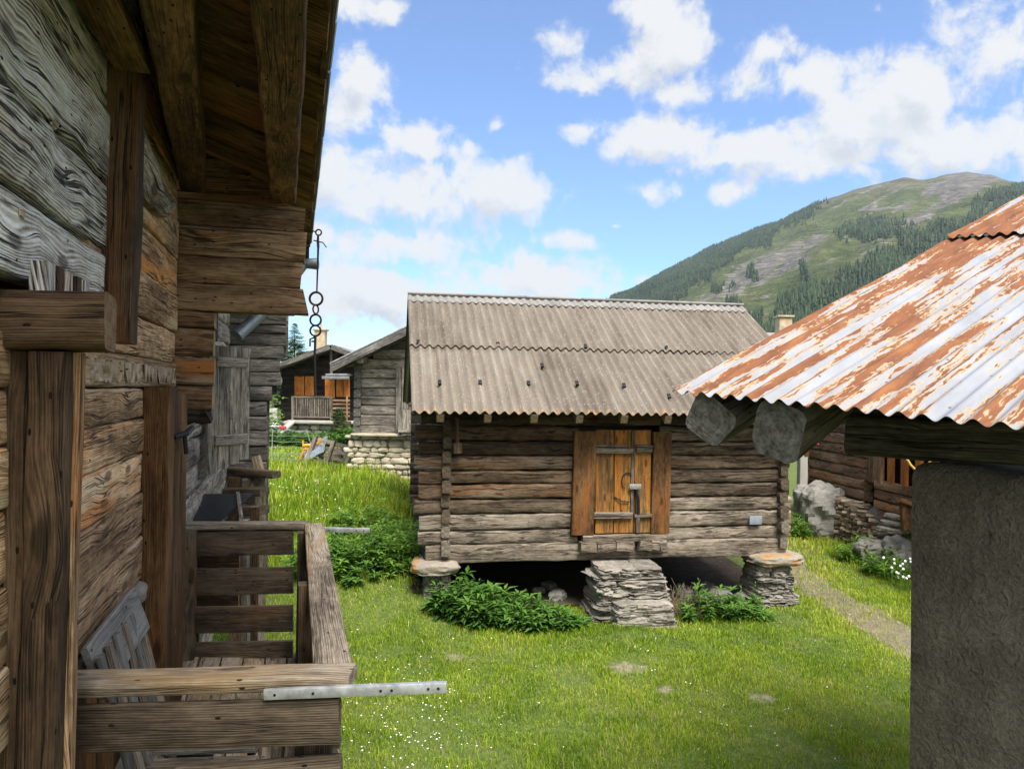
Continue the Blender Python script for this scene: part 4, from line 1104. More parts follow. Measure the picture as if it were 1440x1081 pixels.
    # --- roof: purlins, boards, eave
    for (a, b, w, h_) in ((P(227, -30, 2.02), P(271, 268, 4.62), 0.15, 0.24), (P(392, -20, 2.0), P(398, 283, 4.7), 0.16, 0.17)):
        d = (b - a).normalized(); pm = MB()
        up_ = V((0, 0, h_ / 2))
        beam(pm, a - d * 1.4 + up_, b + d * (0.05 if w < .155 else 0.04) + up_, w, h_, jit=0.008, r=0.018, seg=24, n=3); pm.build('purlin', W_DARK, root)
    bd = MB(); sl = 0.36
    y = 1.5; k = 0
    while y < 6.75:
        w = random.uniform(0.23, 0.29); dz = 0.014 if k % 2 else 0.0
        e = 0.10 + random.uniform(-.008, .008)
        a = H(-1.3, y + w / 2, 1.285 + sl * 1.4 + dz); b = V((e - SL * (y + w / 2), y + w / 2, HC + 1.285 + sl * (0.10 - e) + dz)) 
        # run perpendicular to the eave
        L_ = 1.40
        a = b - hn * L_ + V((0, 0, L_ * 0.96 * sl))
        beam(bd, a, b, w * 1.06, 0.026, r=0.004, jit=0.003, seg=5); y += w; k += 1
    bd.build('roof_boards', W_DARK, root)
    ft = MB(); beam(ft, H(0.095, 1.5, 1.315), H(0.095, 6.8, 1.315), 0.035, 0.06, r=0.006, jit=0.004, seg=30); ft.build('eave_lath', W_POST, root)
    rt = MB()
    a0 = H(0.125, 0.0, 1.345); nn = (V((0, 0, 1)) + hn * sl).normalized(); ud = (-hn + V((0, 0, sl))).normalized()
    for j in range(5):
        for i in range(13):
            c = a0 + hd * (1.75 + i * 0.44) + ud * (0.2 + j * 0.32) + nn * (0.01 + 0.012 * (j % 2) + 0.004 * (i % 2))
            beam(rt, c - ud * 0.20, c + ud * 0.20, 0.43, 0.02, up=nn, r=0.004, jit=0.004, seg=2)
    rt.build('roof_slates', SLATE, root)
    el = MB(); ec = H(0.02, 6.72, 1.25); beam(el, ec - hn * 0.12, ec + hn * 0.08, 0.05, 0.22, r=0.005); el.build('eave_end_board', W_BLACK, root)
house_a()

def bark():
    mb = MB()
    # a curved piece of split bark nailed to the wall
    a = H(CW + .02, 3.06, 1.08); b = H(CW + .02, 3.98, 0.98)
    n = 14; base = len(mb.v)
    top = [1.10, 1.14, 1.16, 1.15, 1.14, 1.11, 1.08, 1.06, 1.05, 1.02, 0.99, 1.0, 1.03, 1.0]
    bot = [0.86, 0.84, 0.85, 0.86, 0.865, 0.86, 0.85, 0.85, 0.86, 0.86, 0.87, 0.87, 0.88, 0.92]
    pts = []
    for k in range(n):
        y = 3.02 + 0.94 * k / (n - 1)
        for f in range(6):
            z = bot[k] + (top[k] - bot[k]) * f / 5
            bul = 0.045 + 0.05 * math.sin(math.pi * f / 5) + 0.02 * noise.noise(V((y * 6, z * 8, 2)))
            mb.v.append(H(CW + bul, y, z + 0.01 * noise.noise(V((y * 9, f, 0)))))
        for f in range(6):
            z = bot[k] + (top[k] - bot[k]) * f / 5
            mb.v.append(H(CW + 0.015, y, z))
    def idx(k, s, f): return base + k * 12 + s * 6 + f
    for k in range(n - 1):
        for f in range(5):
            u0, u1 = k * .07, (k + 1) * .07
            mb.face((idx(k, 0, f), idx(k+1, 0, f), idx(k+1, 0, f+1), idx(k, 0, f+1)), [(u0, f*.06), (u1, f*.06), (u1, f*.06+.06), (u0, f*.06+.06)], .6)
            mb.face((idx(k, 1, f+1), idx(k+1, 1, f+1), idx(k+1, 1, f), idx(k, 1, f)), [(u0, 0)] * 4, .6)
        mb.face((idx(k, 0, 5), idx(k+1, 0, 5), idx(k+1, 1, 5), idx(k, 1, 5)), [(k*.07, 0)] * 4, .6); mb.face((idx(k, 1, 0), idx(k+1, 1, 0), idx(k+1, 0, 0), idx(k, 0, 0)), [(k*.07, 0)] * 4, .6)
    for k, fl in ((0, 1), (n - 1, 0)):
        ids = [idx(k, 0, f) for f in range(6)] + [idx(k, 1, f) for f in range(5, -1, -1)]
        mb.face(tuple(ids), [(0, 0)] * 12, .1)
    solo(mb, 'bark_slab', wood('curled_bark', (0.03, 0.022, 0.015), (0.20, 0.16, 0.12), (0.52, 0.47, 0.40), warm=(0.45, 0.20, 0.07), warm_amt=0.2, crack=1.5, knots=0.7, bump=1.0), tuple(H(CW, 3.5, 0.95)), 'curled pale piece of bark fixed high on the brown log wall', 'bark')
bark()

# ------------------------------------------------------------------ gallery railing
def gallery():
    zr = -0.93
    yn, yf = 2.31, 4.90
    root = thing('wooden_gallery', tuple(H(-0.2, 3.5, -HC)), 'grey slatted wooden gallery railing and deck along the brown log house', 'gallery')
    cO, cI = 0.200, 0.075     # outer / inner edge of the right top rail
    # deck
    k = 0
    c = CW
    dk = MB()
    while c < 0.15:
        beam(dk, H(c + .07, 2.2, -1.82), H(c + .07, 5.0, -1.82 + random.uniform(-.004, .004)), 0.128, 0.04, r=0.006, jit=0.003, seg=10); c += 0.143
    dk.build('deck', W_RAIL, root)
    jo = MB()
    for y in (2.4, 3.6, 4.8): beam(jo, H(CW - .1, y, -1.92) , H(CW - .1, y, -1.92) + hn * 0.95, 0.10, 0.14, r=0.01)
    jo.build('joists', W_RAILD, root)
    # top rails
    a = MB(); beam(a, H((cO + cI) / 2, yn + 0.10, zr), H((cO + cI) / 2, yf + 0.06, zr), cO - cI, 0.042, r=0.010, jit=0.003, seg=14); a.build('top_rail', W_RAIL, root)
    # near rail (perpendicular to the wall, slight droop)
    p0 = P(78, 958, 2.36); p1 = P(500, 946, 2.36)
    e = P(500, 938, 2.40)
    a = MB(); beam(a, P(76, 962, 2.36), P(497, 950, 2.37), 0.135, 0.045, r=0.010, jit=0.004, seg=12); a.build('top_rail', W_RAIL, root)
    a = MB(); q0, q1 = P(256, 739, 4.97), P(432, 738, 4.97); beam(a, q0, q1, 0.12, 0.04, r=0.008, jit=0.003, seg=8); a.build('top_rail', W_RAIL, root)
    # near boards (outer = towards the camera)
    for (ya, yb, xa, xb, dd) in ((985, 1050, 79, 478, 2.31), (1066, 1130, 250, 482, 2.32), (1148, 1210, 79, 478, 2.31)):
        b = MB(); ym = (ya + yb) / 2; hh = (yb - ya) / F * dd
        beam(b, P(xa, ym + 8 if xa < 200 else ym + 12, dd), P(xb, ym - 6, dd), 0.028, hh, r=0.005, jit=0.003, seg=10); b.build('rail_board', W_RAILD, root)
    # far boards
    for k, (ya, yb) in enumerate(((747, 781), (799, 836), (852, 889), (902, 940))):
        b = MB(); dd = 4.93; hh = (yb - ya) / F * dd
        beam(b, P(256, (ya + yb) / 2 + 1, dd), P(412, (ya + yb) / 2 - 2, dd), 0.028, hh, r=0.005, jit=0.003, seg=8); b.build('rail_board', W_RAILD, root)
    # right side boards
    for k in range(4):
        z = zr - 0.12 - k * 0.235; b = MB(); beam(b, H(0.145, yn, z), H(0.145, yf, z), 0.028, 0.15, r=0.005, jit=0.003, seg=10); b.build('rail_board', W_RAILD, root)
    # posts
    for (pc, y) in ((0.075, yf - 0.03), (0.09, yn + 0.10), (CW + 0.06, yf - 0.02), (0.075, 3.6)):
        b = MB(); beam(b, H(pc, y, -1.95), H(pc, y, zr - .022), 0.09, 0.09, up=hd, r=0.008, jit=0.003); b.build('post', W_RAILD, root)
    # legs down to the ground
    for (pc, y) in ((0.08, yf), (0.08, 2.4)):
        q = H(pc, y, 0); b = MB(); beam(b, (q.x, q.y, g(q.x, q.y) - .1), (q.x, q.y, HC - 1.98), 0.12, 0.12, up=hd, r=0.01); b.build('leg', W_RAILD, root)
gallery()

def channel(a, b, label):
    mb = MB(); a = V(a); b = V(b); t = (b - a).normalized(); s = t.cross(V((0, 0, 1))).normalized(); u = s.cross(t)
    beam(mb, a, b, 0.004, 0.030, r=0.001); beam(mb, a + u * 0.0145 - s * 0.010, b + u * 0.0145 - s * 0.010, 0.018, 0.003, r=0.001)
    beam(mb, a - u * 0.0145 - s * 0.010, b - u * 0.0145 - s * 0.010, 0.018, 0.003, r=0.001)
    hs = MB()
    root = thing('metal_channel', tuple(a), label, 'metal rail', 'metal channels fixed to the railing')
    mb.build('channel', ALU, root)
    L = (b - a).length
    for f in (0.06, 0.27, 0.64, 0.70, 0.90, 0.955):
        h = MB(); c = a + t * L * f; tube(h, [c - s * 0.0, c + s * 0.0035], 0.0045, 8); h.build('bolt_hole', IRON, root)
sgn = 1
channel(P(371, 977, 2.285), P(628, 967, 2.285), 'long pale aluminium channel sticking out of the near railing over the grass')
channel(P(330, 742, 5.02), P(520, 746, 5.02), 'thin aluminium bar sticking out past the far corner of the railing')

def chair():
    root = thing('slatted_chair', tuple(H(CW + .25, 2.8, -1.8)), 'old slatted wooden chair with a bleached top board against the log wall', 'chair')
    a, b = H(CW + .07, 2.52, -0.985), H(CW + .10, 3.14, -0.945)
    up = (V((0, 0, 1)) - hn * 0.35).normalized()
    m_ = MB(); beam(m_, a, b, 0.022, 0.19, up=up, r=0.006, jit=0.005, seg=6); m_.build('top_board', W_BLEACH, root)
    for k in range(6):
        y = 2.54 + k * 0.115; m_ = MB(); beam(m_, H(CW + .24, y, -1.47), H(CW + .09, y, -0.93), 0.018, 0.055, up=hd, r=0.004); m_.build('back_slat', W_RAIL if k % 2 else W_BLEACH, root)
    for k in range(6):
        y = 2.53 + k * 0.12; m_ = MB(); beam(m_, H(CW + .20, y, -1.42), H(CW + .62, y, -1.40), 0.07, 0.02, r=0.004); m_.build('seat_slat', W_BLEACH if k % 2 else W_RAIL, root)
    for (c, y) in ((CW + .24, 2.52), (CW + .24, 3.14), (CW + .60, 2.52), (CW + .60, 3.14)):
        m_ = MB(); beam(m_, H(c, y, -1.80), H(c, y, -1.43), 0.045, 0.045, up=hd, r=0.004); m_.build('leg', W_RAIL, root)
    for c in (CW + .24, CW + .60):
        m_ = MB(); beam(m_, H(c, 2.5, -1.45), H(c, 3.16, -1.45), 0.04, 0.05, r=0.004); m_.build('seat_rail', W_RAIL, root)
chair()

def bucket():
    c = P(262, 1090, 3.35); c = V((c.x, c.y, HC - 1.80))
    root = thing('bucket', tuple(c), 'dark plastic bucket standing on the gallery deck', 'bucket')
    m_ = MB(); n = 28; prof = [(0.0, 0.0), (0.105, 0.0), (0.13, 0.27), (0.138, 0.275), (0.138, 0.29), (0.125, 0.29), (0.1, 0.02), (0.0, 0.02)]
    for (r, z) in prof:
        for i in range(n): m_.v.append(c + V((r * math.cos(6.2832 * i / n), r * math.sin(6.2832 * i / n), z)))
    for k in range(len(prof) - 1):
        for i in range(n): m_.face((k*n+i, k*n+(i+1) % n, (k+1)*n+(i+1) % n, (k+1)*n+i), [(0, 0)] * 4)
    m_.build('pail', BUCKET, root)
    h = MB(); tube(h, [c + V((0.135 * math.cos(a), 0.135 * math.sin(a) * .3 + .1, 0.27 - 0.07 * abs(math.sin(a)))) for a in np.linspace(0, math.pi, 12)], 0.005, 6); h.build('handle', IRON, root)
bucket()

m_ = MB(); beam(m_, P(226, 934, 3.85), P(243, 884, 4.0), 0.03, 0.05, jit=0.006, r=0.01, seg=6); q = P(226, 934, 3.85); solo(m_, 'wood_stick', W_BLEACH, tuple(q), 'short pale stick leaning against the plank door', 'stick')

# hanging chain with rings
def chain():
    top = P(447, 327, 4.75)
    root = thing('iron_chain', tuple(top), 'black iron chain of rings and a long hook hanging from the corner of the eaves', 'chain')
    dep = 4.75; k = dep / F
    def at(px, py): return P(px, py, dep)
    m_ = MB(); tube(m_, [P(420, 323, dep + .02), P(436, 324, dep), P(444, 326, dep)], 0.004, 6); m_.build('nail', IRON, root)
    def ring(px, py, rpx, th, name='ring', turn=0.0):
        c = at(px, py); mm = MB(); r = rpx * k
        ax = V((math.cos(turn), math.sin(turn), 0))
        tube(mm, [c + ax * (r * math.cos(a)) + V((0, 0, r * math.sin(a))) for a in np.linspace(0, 2 * math.pi, 28, endpoint=False)], th, 8, True); mm.build(name, IRON, root)
    ring(448, 327, 4.0, 0.005)
    m_ = MB(); tube(m_, [at(447.5, 330), at(447, 338), at(447.5, 348)], [0.007, 0.009, 0.009], 8); tube(m_, [at(447.5, 348), at(446.5, 380), at(445.5, 412)], [0.0075, 0.006, 0.005], 8)
    tube(m_, [at(447, 340), at(454, 341), at(459, 348)], 0.004, 6); tube(m_, [at(441, 338), at(447, 340)], 0.004, 6); m_.build('hanger_rod', IRON, root)
    ring(444.5, 420, 9.0, 0.0075)
    ring(444, 435, 6.2, 0.0055, 'link', 1.2)
    ring(443.8, 450, 7.6, 0.0065); ring(443.5, 465, 7.3, 0.0065)
    m_ = MB(); tube(m_, [at(443.5, 472), at(442.5, 500), at(443, 540), at(443.5, 556)], [0.009, 0.008, 0.008, 0.009], 8)
    tube(m_, [at(443, 474), at(436, 477), at(436, 487)], 0.006, 6); tube(m_, [at(438, 480), at(443, 480)], 0.006, 6); m_.build('long_hook', IRON, root)
chain()

# ------------------------------------------------------------------ HOUSE B (grey, further along the left)
def house_b():
    root = thing('grey_log_house', tuple(H(CW - .3, 7.0, -HC + 0.2)), 'silvery grey log house behind the brown one with an open plank shutter', 'house')
    mb = MB(); z = -2.4
    while z < 2.0:
        h = random.uniform(0.19, 0.25); off = random.uniform(-.015, .015)
        beam(mb, H(CW - .09 + off, 5.05, z + h/2), H(CW - .09 + off, 8.75, z + h/2), 0.14, h - .008, jit=0.014, r=0.03, seg=20, n=3, freq=4); z += h
    mb.build('log_wall', W_GREY, root)
    bk = MB(); beam(bk, H(CW - .2, 5.0, -0.2), H(CW - .2, 8.75, -0.2), 0.05, 4.4, r=0.002)
    beam(bk, H(CW - .2, 5.02, -0.2) - hn * 2.0, H(CW - .2, 5.02, -0.2), 0.05, 4.4, r=.002); bk.build('dark_backing', W_BLACK, root)  # black backing added so no sky light shows between the logs
    # cross wall with stepped heads facing us
    cw = MB(); y0 = 8.62; s0 = V((CW - SL * y0, y0, HC))
    zs = [1.4, 1.15, 0.93, 0.72, 0.62, 0.47, 0.32, 0.165, 0.0, -0.17, -0.35, -0.52, -0.70, -0.88, -1.06, -1.25, -1.5, -1.75, -2.0, -2.3]
    for i in range(len(zs) - 1):
        zt, zb = zs[i], zs[i+1]
        pxr = 400 if zt > 0.35 else 394 if zt > 0.1 else 384 if zt > -0.1 else 377
        w = (pxr - 720) / F
        L_ = (w * y0 - s0.x) / (0.9598 - w * 0.2807) + random.uniform(-.012, .012)
        c = s0 + V((0, 0, (zt + zb) / 2)) + hd * random.uniform(-.01, .01)
        beam(cw, c - hn * 0.3, c + hn * L_, 0.14, zt - zb - .008, jit=0.010, r=0.02, seg=8, n=3)
    for zt, zb, L_ in ((1.4, 0.35, .62), (.35, -.1, .50), (-.1, -2.3, .42)):
        c = s0 + hd * .09 + V((0, 0, (zt + zb) / 2)); beam(cw, c - hn * .3, c + hn * L_, .05, zt - zb, r=.004, rnd=.05)  # backing added behind the heads, keeps sky light out of the gaps
    cw.build('corner_logs', W_GREYD, root)
    # shutter, swung open
    sh = MB(); sd = (hd * 0.80 + hn * 0.60).normalized()
    o = H(CW + .01, 5.95, 0)
    for k in range(4):
        c = o + sd * (0.09 + k * 0.125)
        beam(sh, c + V((0, 0, -0.72 + .03 * k)), c + V((0, 0, 0.33 + 0.0 * k)), 0.028, 0.118, up=sd, r=0.004, jit=0.004, seg=6)
    so = sh.build('shutter', W_GREY, root)
    for z in (0.20, -0.45):
        b = MB(); c = o + V((0, 0, z)) + sd.cross(V((0, 0, 1))) * 0.025; beam(b, c + sd * .10, c + sd * 0.47, 0.03, 0.085, r=0.008, jit=0.006); b.build('batten', W_GREY, so)
    # window opening above the shutter
    wn = MB(); c = H(CW + .0, 6.4, 0.55); beam(wn, c - hd * .35, c + hd * 0.35, 0.05, 0.30, r=0.005); wn.build('window_pane', W_BLACK, root)
    # gutter pipe: horizontal stub at the eave, running down to the wall
    gp = MB(); tube(gp, [P(447, 371, 6.6), P(426, 371, 6.6), P(395, 412, 6.5), P(362, 446, 6.35), P(333, 472, 6.2)], 0.054, 14); gp.build('gutter_pipe', ZINC, root)
    # roof over it (hidden by the near eaves from here)
    rf = MB()
    a0 = H(-0.15, 6.9, 1.75); ud = (-hn + V((0, 0, .4))).normalized()
    for i in range(8): beam(rf, a0 + hd * (i * .28), a0 + hd * (i * .28) + ud * 2.4, 0.27, 0.03, r=.004)
    rf.build('roof', W_GREYD, root)
house_b()

def lidded_box():
    root = thing('lidded_box', tuple(P(300, 860, 5.7)), 'wooden feed box with a sloping black sheet lid beyond the railing', 'box')
    a, b, c, d = P(254, 697, 6.2), P(331, 695, 6.2), P(339, 730, 5.55), P(252, 731, 5.55)
    n = (b - a).cross(d - a).normalized()
    lid = MB(); mid0, mid1 = (a + d) / 2, (b + c) / 2
    beam(lid, mid0, mid1, (d - a).length, 0.012, up=(-n if n.z < 0 else n), r=0.003, jit=0.004, seg=8); lid.build('lid', BLACKSHEET, root)
    f0, f1 = V(d) + V((0.03, .05, -0.03)), V(c) + V((-0.03, .05, -0.03))
    for k in range(4):
        fb = MB(); beam(fb, f0 + V((0, 0.02, -0.09 - k * .175)), f1 + V((0, 0.02, -0.09 - k * .175)), 0.025, 0.165, r=0.004, jit=.003); fb.build('front_board', W_POST if k else W_BLACK, root)  # top board blackened: stands in for the shaded opening under the lid
    sb = MB(); beam(sb, V(c) + V((0.0, 0, 0)), V(b) + V((0.02, 0, 0)), 0.03, 0.05, r=0.004); beam(sb, V(c) + V((-.0, .1, -0.02)), V(c) + V((0.0, .15, -1.2)), 0.05, 0.07, r=.005); sb.build('side_board', W_GREY, root)
    for p_ in (d, c):
        q = V(p_) + V((0, .3, 0)); lg = MB(); beam(lg, (q.x, q.y, g(q.x, q.y)), (q.x, q.y, HC - 0.95), 0.07, 0.07, up=hd, r=.005); lg.build('leg', W_POST, root)
lidded_box()

def timber_steps():
    root = thing('timber_steps', tuple(P(355, 800, 8.3)), 'rough wooden step frame beside the grey log house', 'steps')
    def bar(p, q, w, h, name, mt=W_RAILD): m_ = MB(); beam(m_, p, q, w, h, jit=.006, r=.012, seg=5); m_.build(name, mt, root)
    bar(P(316, 661, 8.4), P(389, 667, 8.2), 0.16, 0.075, 'tread')
    bar(P(306, 692, 8.0), P(372, 691, 7.9), 0.20, 0.085, 'tread')
    bar(P(330, 718, 7.7), P(372, 717, 7.6), 0.18, 0.085, 'tread')
    bar(P(330, 748, 7.4), P(372, 748, 7.3), 0.18, 0.085, 'tread')
    def post(p, q, w, name='post', mt=W_RAIL): m_ = MB(); beam(m_, p, q, w, w, up=hd, jit=.005, r=.01, seg=5); m_.build(name, mt, root)
    post(P(366, 672, 8.3), V((*P(368, 800, 8.3).xy, g(*P(368, 800, 8.3).xy))), 0.11)
    post(P(331, 670, 8.3), V((*P(334, 800, 8.3).xy, g(*P(334, 800, 8.3).xy))), 0.14, mt=W_POST)
    post(P(360, 643, 8.5), P(366, 664, 8.45), 0.10)
    post(P(357, 670, 8.3), P(342, 700, 8.2), 0.09, 'brace', W_RAILD)
timber_steps()

# ------------------------------------------------------------------ SHED (right)
def shed():
    O = P(945, 551, 3.30); E1 = P(1440, 603, 2.17); Rk = P(1440, 279, 5.45)
    ev = (E1 - O).normalized(); rv = (Rk - O).normalized()
    eh = V((ev.x, ev.y, 0)).normalized(); rh = V((rv.x, rv.y, 0)).normalized()
    root = thing('rusty_shed', (E1.x + .4, E1.y + .5, g(E1.x, E1.y)), 'small plastered shed on the right under a rusty corrugated iron roof', 'shed')
    nrm = ev.cross(rv).normalized()
    if nrm.z < 0: nrm = -nrm
    Ltot = (Rk - O).length
    def sheets(name, v0, v1, lift, xs):
        for k, (u0, w) in enumerate(xs):
            m_ = MB()
            corrugated(m_, O + ev * u0 + rv * v0 + nrm * (0.004 * (k % 2)), ev, rv, w, v1 - v0, 0.0766, 0.0115, thick=0.0018, per=10, vseg=14, lift=lift, u0=u0, v0=v0, wob=0.018, rnd=0.3)
            m_.build(name, RUST, root, smooth=60)
    sheets('roof_sheet', 0.0, Ltot * 0.70, 0.0, ((0.0, 0.69), (0.66, 0.80), (1.43, 0.85), (2.25, 0.7)))
    sheets('roof_sheet', Ltot * 0.672, Ltot * 1.02, 0.026, ((0.02, 0.70), (0.69, 0.80), (1.46, 0.85), (2.28, 0.7)))
    # far slope
    top = O + rv * (Ltot * 1.015); rv2 = (rh + V((0, 0, -0.37))).normalized()
    m_ = MB(); corrugated(m_, top, ev, rv2, 2.95, 0.8, 0.0766, 0.0115, thick=0.0018, per=8, vseg=6, u0=0.0, v0=4.6, lift=.02); m_.build('roof_sheet', RUST, root, smooth=60)
    # tie beams with hewn ends below the eave
    for (t, w, h, ins, dz, tl) in ((0.17, 0.20, 0.17, 0.05, -0.115, 0.75), (0.50, 0.20, 0.205, 0.06, -0.125, 0.30)):
        m_ = MB(); a = O + ev * t + rv * ins + V((0, 0, dz)); b = a + rv * 3.6 - nrm * .09; a = a - nrm * .012
        beam(m_, a, b, w, h, up=(V((0, 0, 1)) + eh * tl), r=0.045, jit=0.022, seg=22, n=3, freq=6, skew=-0.06); m_.build('roof_beam', W_SHED, root)
    # plate beams parallel to the eave
    ins = 0.46
    for (zc, h, t0, w) in ((-0.165, 0.165, 0.56, 0.22), (0.0, 0.165, 0.50, 0.20)):
        m_ = MB(); a = V((O.x, O.y, HC + zc)) + rh * (ins + .1) + eh * t0; beam(m_, a, a + eh * 2.2, w, h, r=0.04, jit=0.014, seg=14, n=3, freq=4); m_.build('plate_beam', W_SHED, root)
    # pillar / wall end in rough plaster
    m_ = MB(); a = V((O.x, O.y, 0)) + rh * (ins + .17) + eh * 0.845
    zb = -0.3; zt = HC - 0.265
    n = 12
    L_ = 1.55; th = 0.34
    beam(m_, a + V((0, 0, (zb + zt) / 2)), a + eh * L_ + V((0, 0, (zb + zt) / 2)), th, zt - zb, r=0.05, jit=0.022, seg=44, n=4, freq=6)
    m_.build('plastered_pillar', PLASTER, root)
    # side wall at the far right, out of the photograph
    m_ = MB(); a = V((O.x, O.y, 0)) + rh * (ins + .3) + eh * 2.2
    beam(m_, a + V((0, 0, 1.4)), a + rh * 3.6 + V((0, 0, 1.4)), 0.3, 3.0, r=0.03, jit=0.01, seg=10); m_.build('side_wall', PLASTER, root)
    m_ = MB(); a = V((O.x, O.y, 0)) + rh * 4.1 + eh * 0.3
    beam(m_, a + V((0, 0, -0.2)), a + V((0, 0, 3.2)), 0.2, 0.2, up=eh, r=0.02); m_.build('back_post', W_SHED, root)
shed()

# ------------------------------------------------------------------ BARN 2 and chalet behind
def gable_logs(mb, root_fn, x0, x1, z0, ztop, h=0.21, jit=.012):
    z = z0
    while z < ztop:
        beam(mb, root_fn(x0 - random.uniform(0, .06), z + h/2), root_fn(x1 + random.uniform(0, .06), z + h/2), 0.16, h - .008, jit=jit, r=0.03, seg=14, n=3, freq=4); z += h

def barn2():
    D = 17.2
    k = D / F
    base = P(540, 700, D)
    root = thing('plank_barn', (base.x, base.y, g(base.x, base.y)), 'old grey timber barn on a whitewashed rubble base behind the granary', 'barn')
    xl = (503 - 720) * k; xr = xl + 4.4; apx = (xl + xr) / 2
    zb = P(540, 612, D).z; ze = P(500, 508, D).z; slope = 0.50
    apz = ze + (apx - xl) * slope
    f = lambda x, z: V((x, D + .05 * (x - xl), z))
    mb = MB(); z = zb
    while z < apz - 0.1:
        h = random.uniform(0.19, 0.24)
        if z < ze: x0, x1 = xl, xr
        else:
            hw = (apz - z - h * .5) / slope; x0, x1 = apx - hw, apx + hw
        beam(mb, f(x0, z + h/2), f(x1, z + h/2), 0.16, h - .008, jit=0.014, r=0.03, seg=14, n=3, freq=4)
        z += h
    mb.build('log_wall', W_GREY, root)
    cn = MB()
    z = zb
    while z < ze + .1:
        beam(cn, f(xl + .02, z + .1) + V((0, -.14, 0)), f(xl + .02, z + .1) + V((0, 4.5, 0)), 0.16, 0.19, jit=.012, r=.03, seg=8); z += 0.215
    beam(cn, f(xl + .25, zb) + V((0, -.1, 0)), f(xl + .25, ze) + V((0, -.1, 0)), 0.06, 0.05, r=.01)
    cn.build('side_logs', W_GREYD, root)
    # back and right wall
    bk = MB(); beam(bk, (xr, D + .2, (zb + ze) / 2), (xr, D + 4.6, (zb + ze) / 2), 0.16, ze - zb, r=.01); beam(bk, (xl, D + 4.6, (zb + ze) / 2), (xr, D + 4.6, (zb + ze) / 2), 0.16, ze - zb, r=.01); bk.build('back_wall', W_GREYD, root)
    # rubble base
    rb = MB(); zg = zb - 1.75
    beam(rb, f(xl - .05, (zb + zg) / 2) + V((0, .30, 0)), f(xr + .1, (zb + zg) / 2) + V((0, .30, 0)), 0.5, zb - zg - .02, r=.03, rnd=.5)
    rs = random.Random(3); z = zg
    while z < zb - .04:
        h = rs.uniform(0.09, 0.17); x = xl - .10 - rs.uniform(0, .2)
        while x < xr + .1:
            w = rs.uniform(0.12, 0.42)
            rock(rb, f(x + w/2, z + h/2) + V((0, rs.uniform(-.02, .03), 0)), w * 1.06, 0.22, min(h * 1.08, 2 * (zb - z - h/2) ), rs.uniform(-.12, .12), rs.randint(1, 9999), 4, 3.0, 0.24, 1.6); x += w * .94
        z += h * .97
    rb.build('stone_base', S_BASE, root)
    # plank door leaves
    for (pa, pb, ya, yb) in ((557, 564, 515, 612), (565, 574, 516, 612)):
        d = MB(); beam(d, P((pa + pb) / 2, yb, D - .14), P((pa + pb) / 2, ya, D - .14), 0.05, (pb - pa) * k, up=V((1, 0, 0)), r=.006, jit=.004); d.build('door_plank', W_GREY, root)
    d = MB()
    for i in range(5): beam(d, P(563 + i * 6, 612, D - .22), P(563 + i * 6, 576, D - .22), 0.04, 0.095, up=V((1, 0, 0)), r=.005)
    beam(d, P(560, 606, D - .27), P(590, 606, D - .27), .03, .06, r=.005); d.build('gate', W_GREY, root)
    s = MB(); rock(s, P(533, 611, D - .05), 1.3, .35, .07, 0, 77, 5, 5, .06); s.build('threshold_stone', S_BASE, root)
    # roof
    rt = MB(); under = MB()
    ov = 0.45
    for sg, xe in ((1, xl), (-1, xr)):
        ux = V((sg, 0, slope)).normalized(); nn = V((-sg * slope, 0, 1)).normalized()
        L_ = (apx - xl + ov) * math.sqrt(1 + slope**2)
        e = V((xe - sg * ov, D - .55, ze - ov * slope + 0.10))
        for i in range(14):
            beam(rt, e + V((0, i * .42, 0)) + nn * (.05 + .01 * (i % 2)), e + V((0, i * .42, 0)) + nn * (.05 + .01 * (i % 2)) + ux * L_, 0.43, 0.03, up=nn, r=.004, jit=.006, seg=6)
        beam(under, e + V((0, -.2, 0)) - nn * .06, e + V((0, -.2, 0)) + ux * (L_ - .05) - nn * .06, 0.06, 0.16, up=nn, r=.01)
        beam(under, e + V((0, .3, 0)) - nn * .06, e + V((0, .3, 0)) + ux * (L_ - .05) - nn * .06, 0.08, 0.14, up=nn, r=.01)
    rt.build('roof', SLATE, root); under.build('barge_rafter', W_GREYD, root)
    pr = MB()
    for fr in (0.08, 0.62):
        x = xl + (apx - xl) * fr; z = ze + (x - xl) * slope - .07
        beam(pr, (x, D - .62, z), (x, D + 4.5, z), 0.16, 0.16, r=.03, jit=.01)
    pr.build('purlin', W_GREY, root)
barn2()

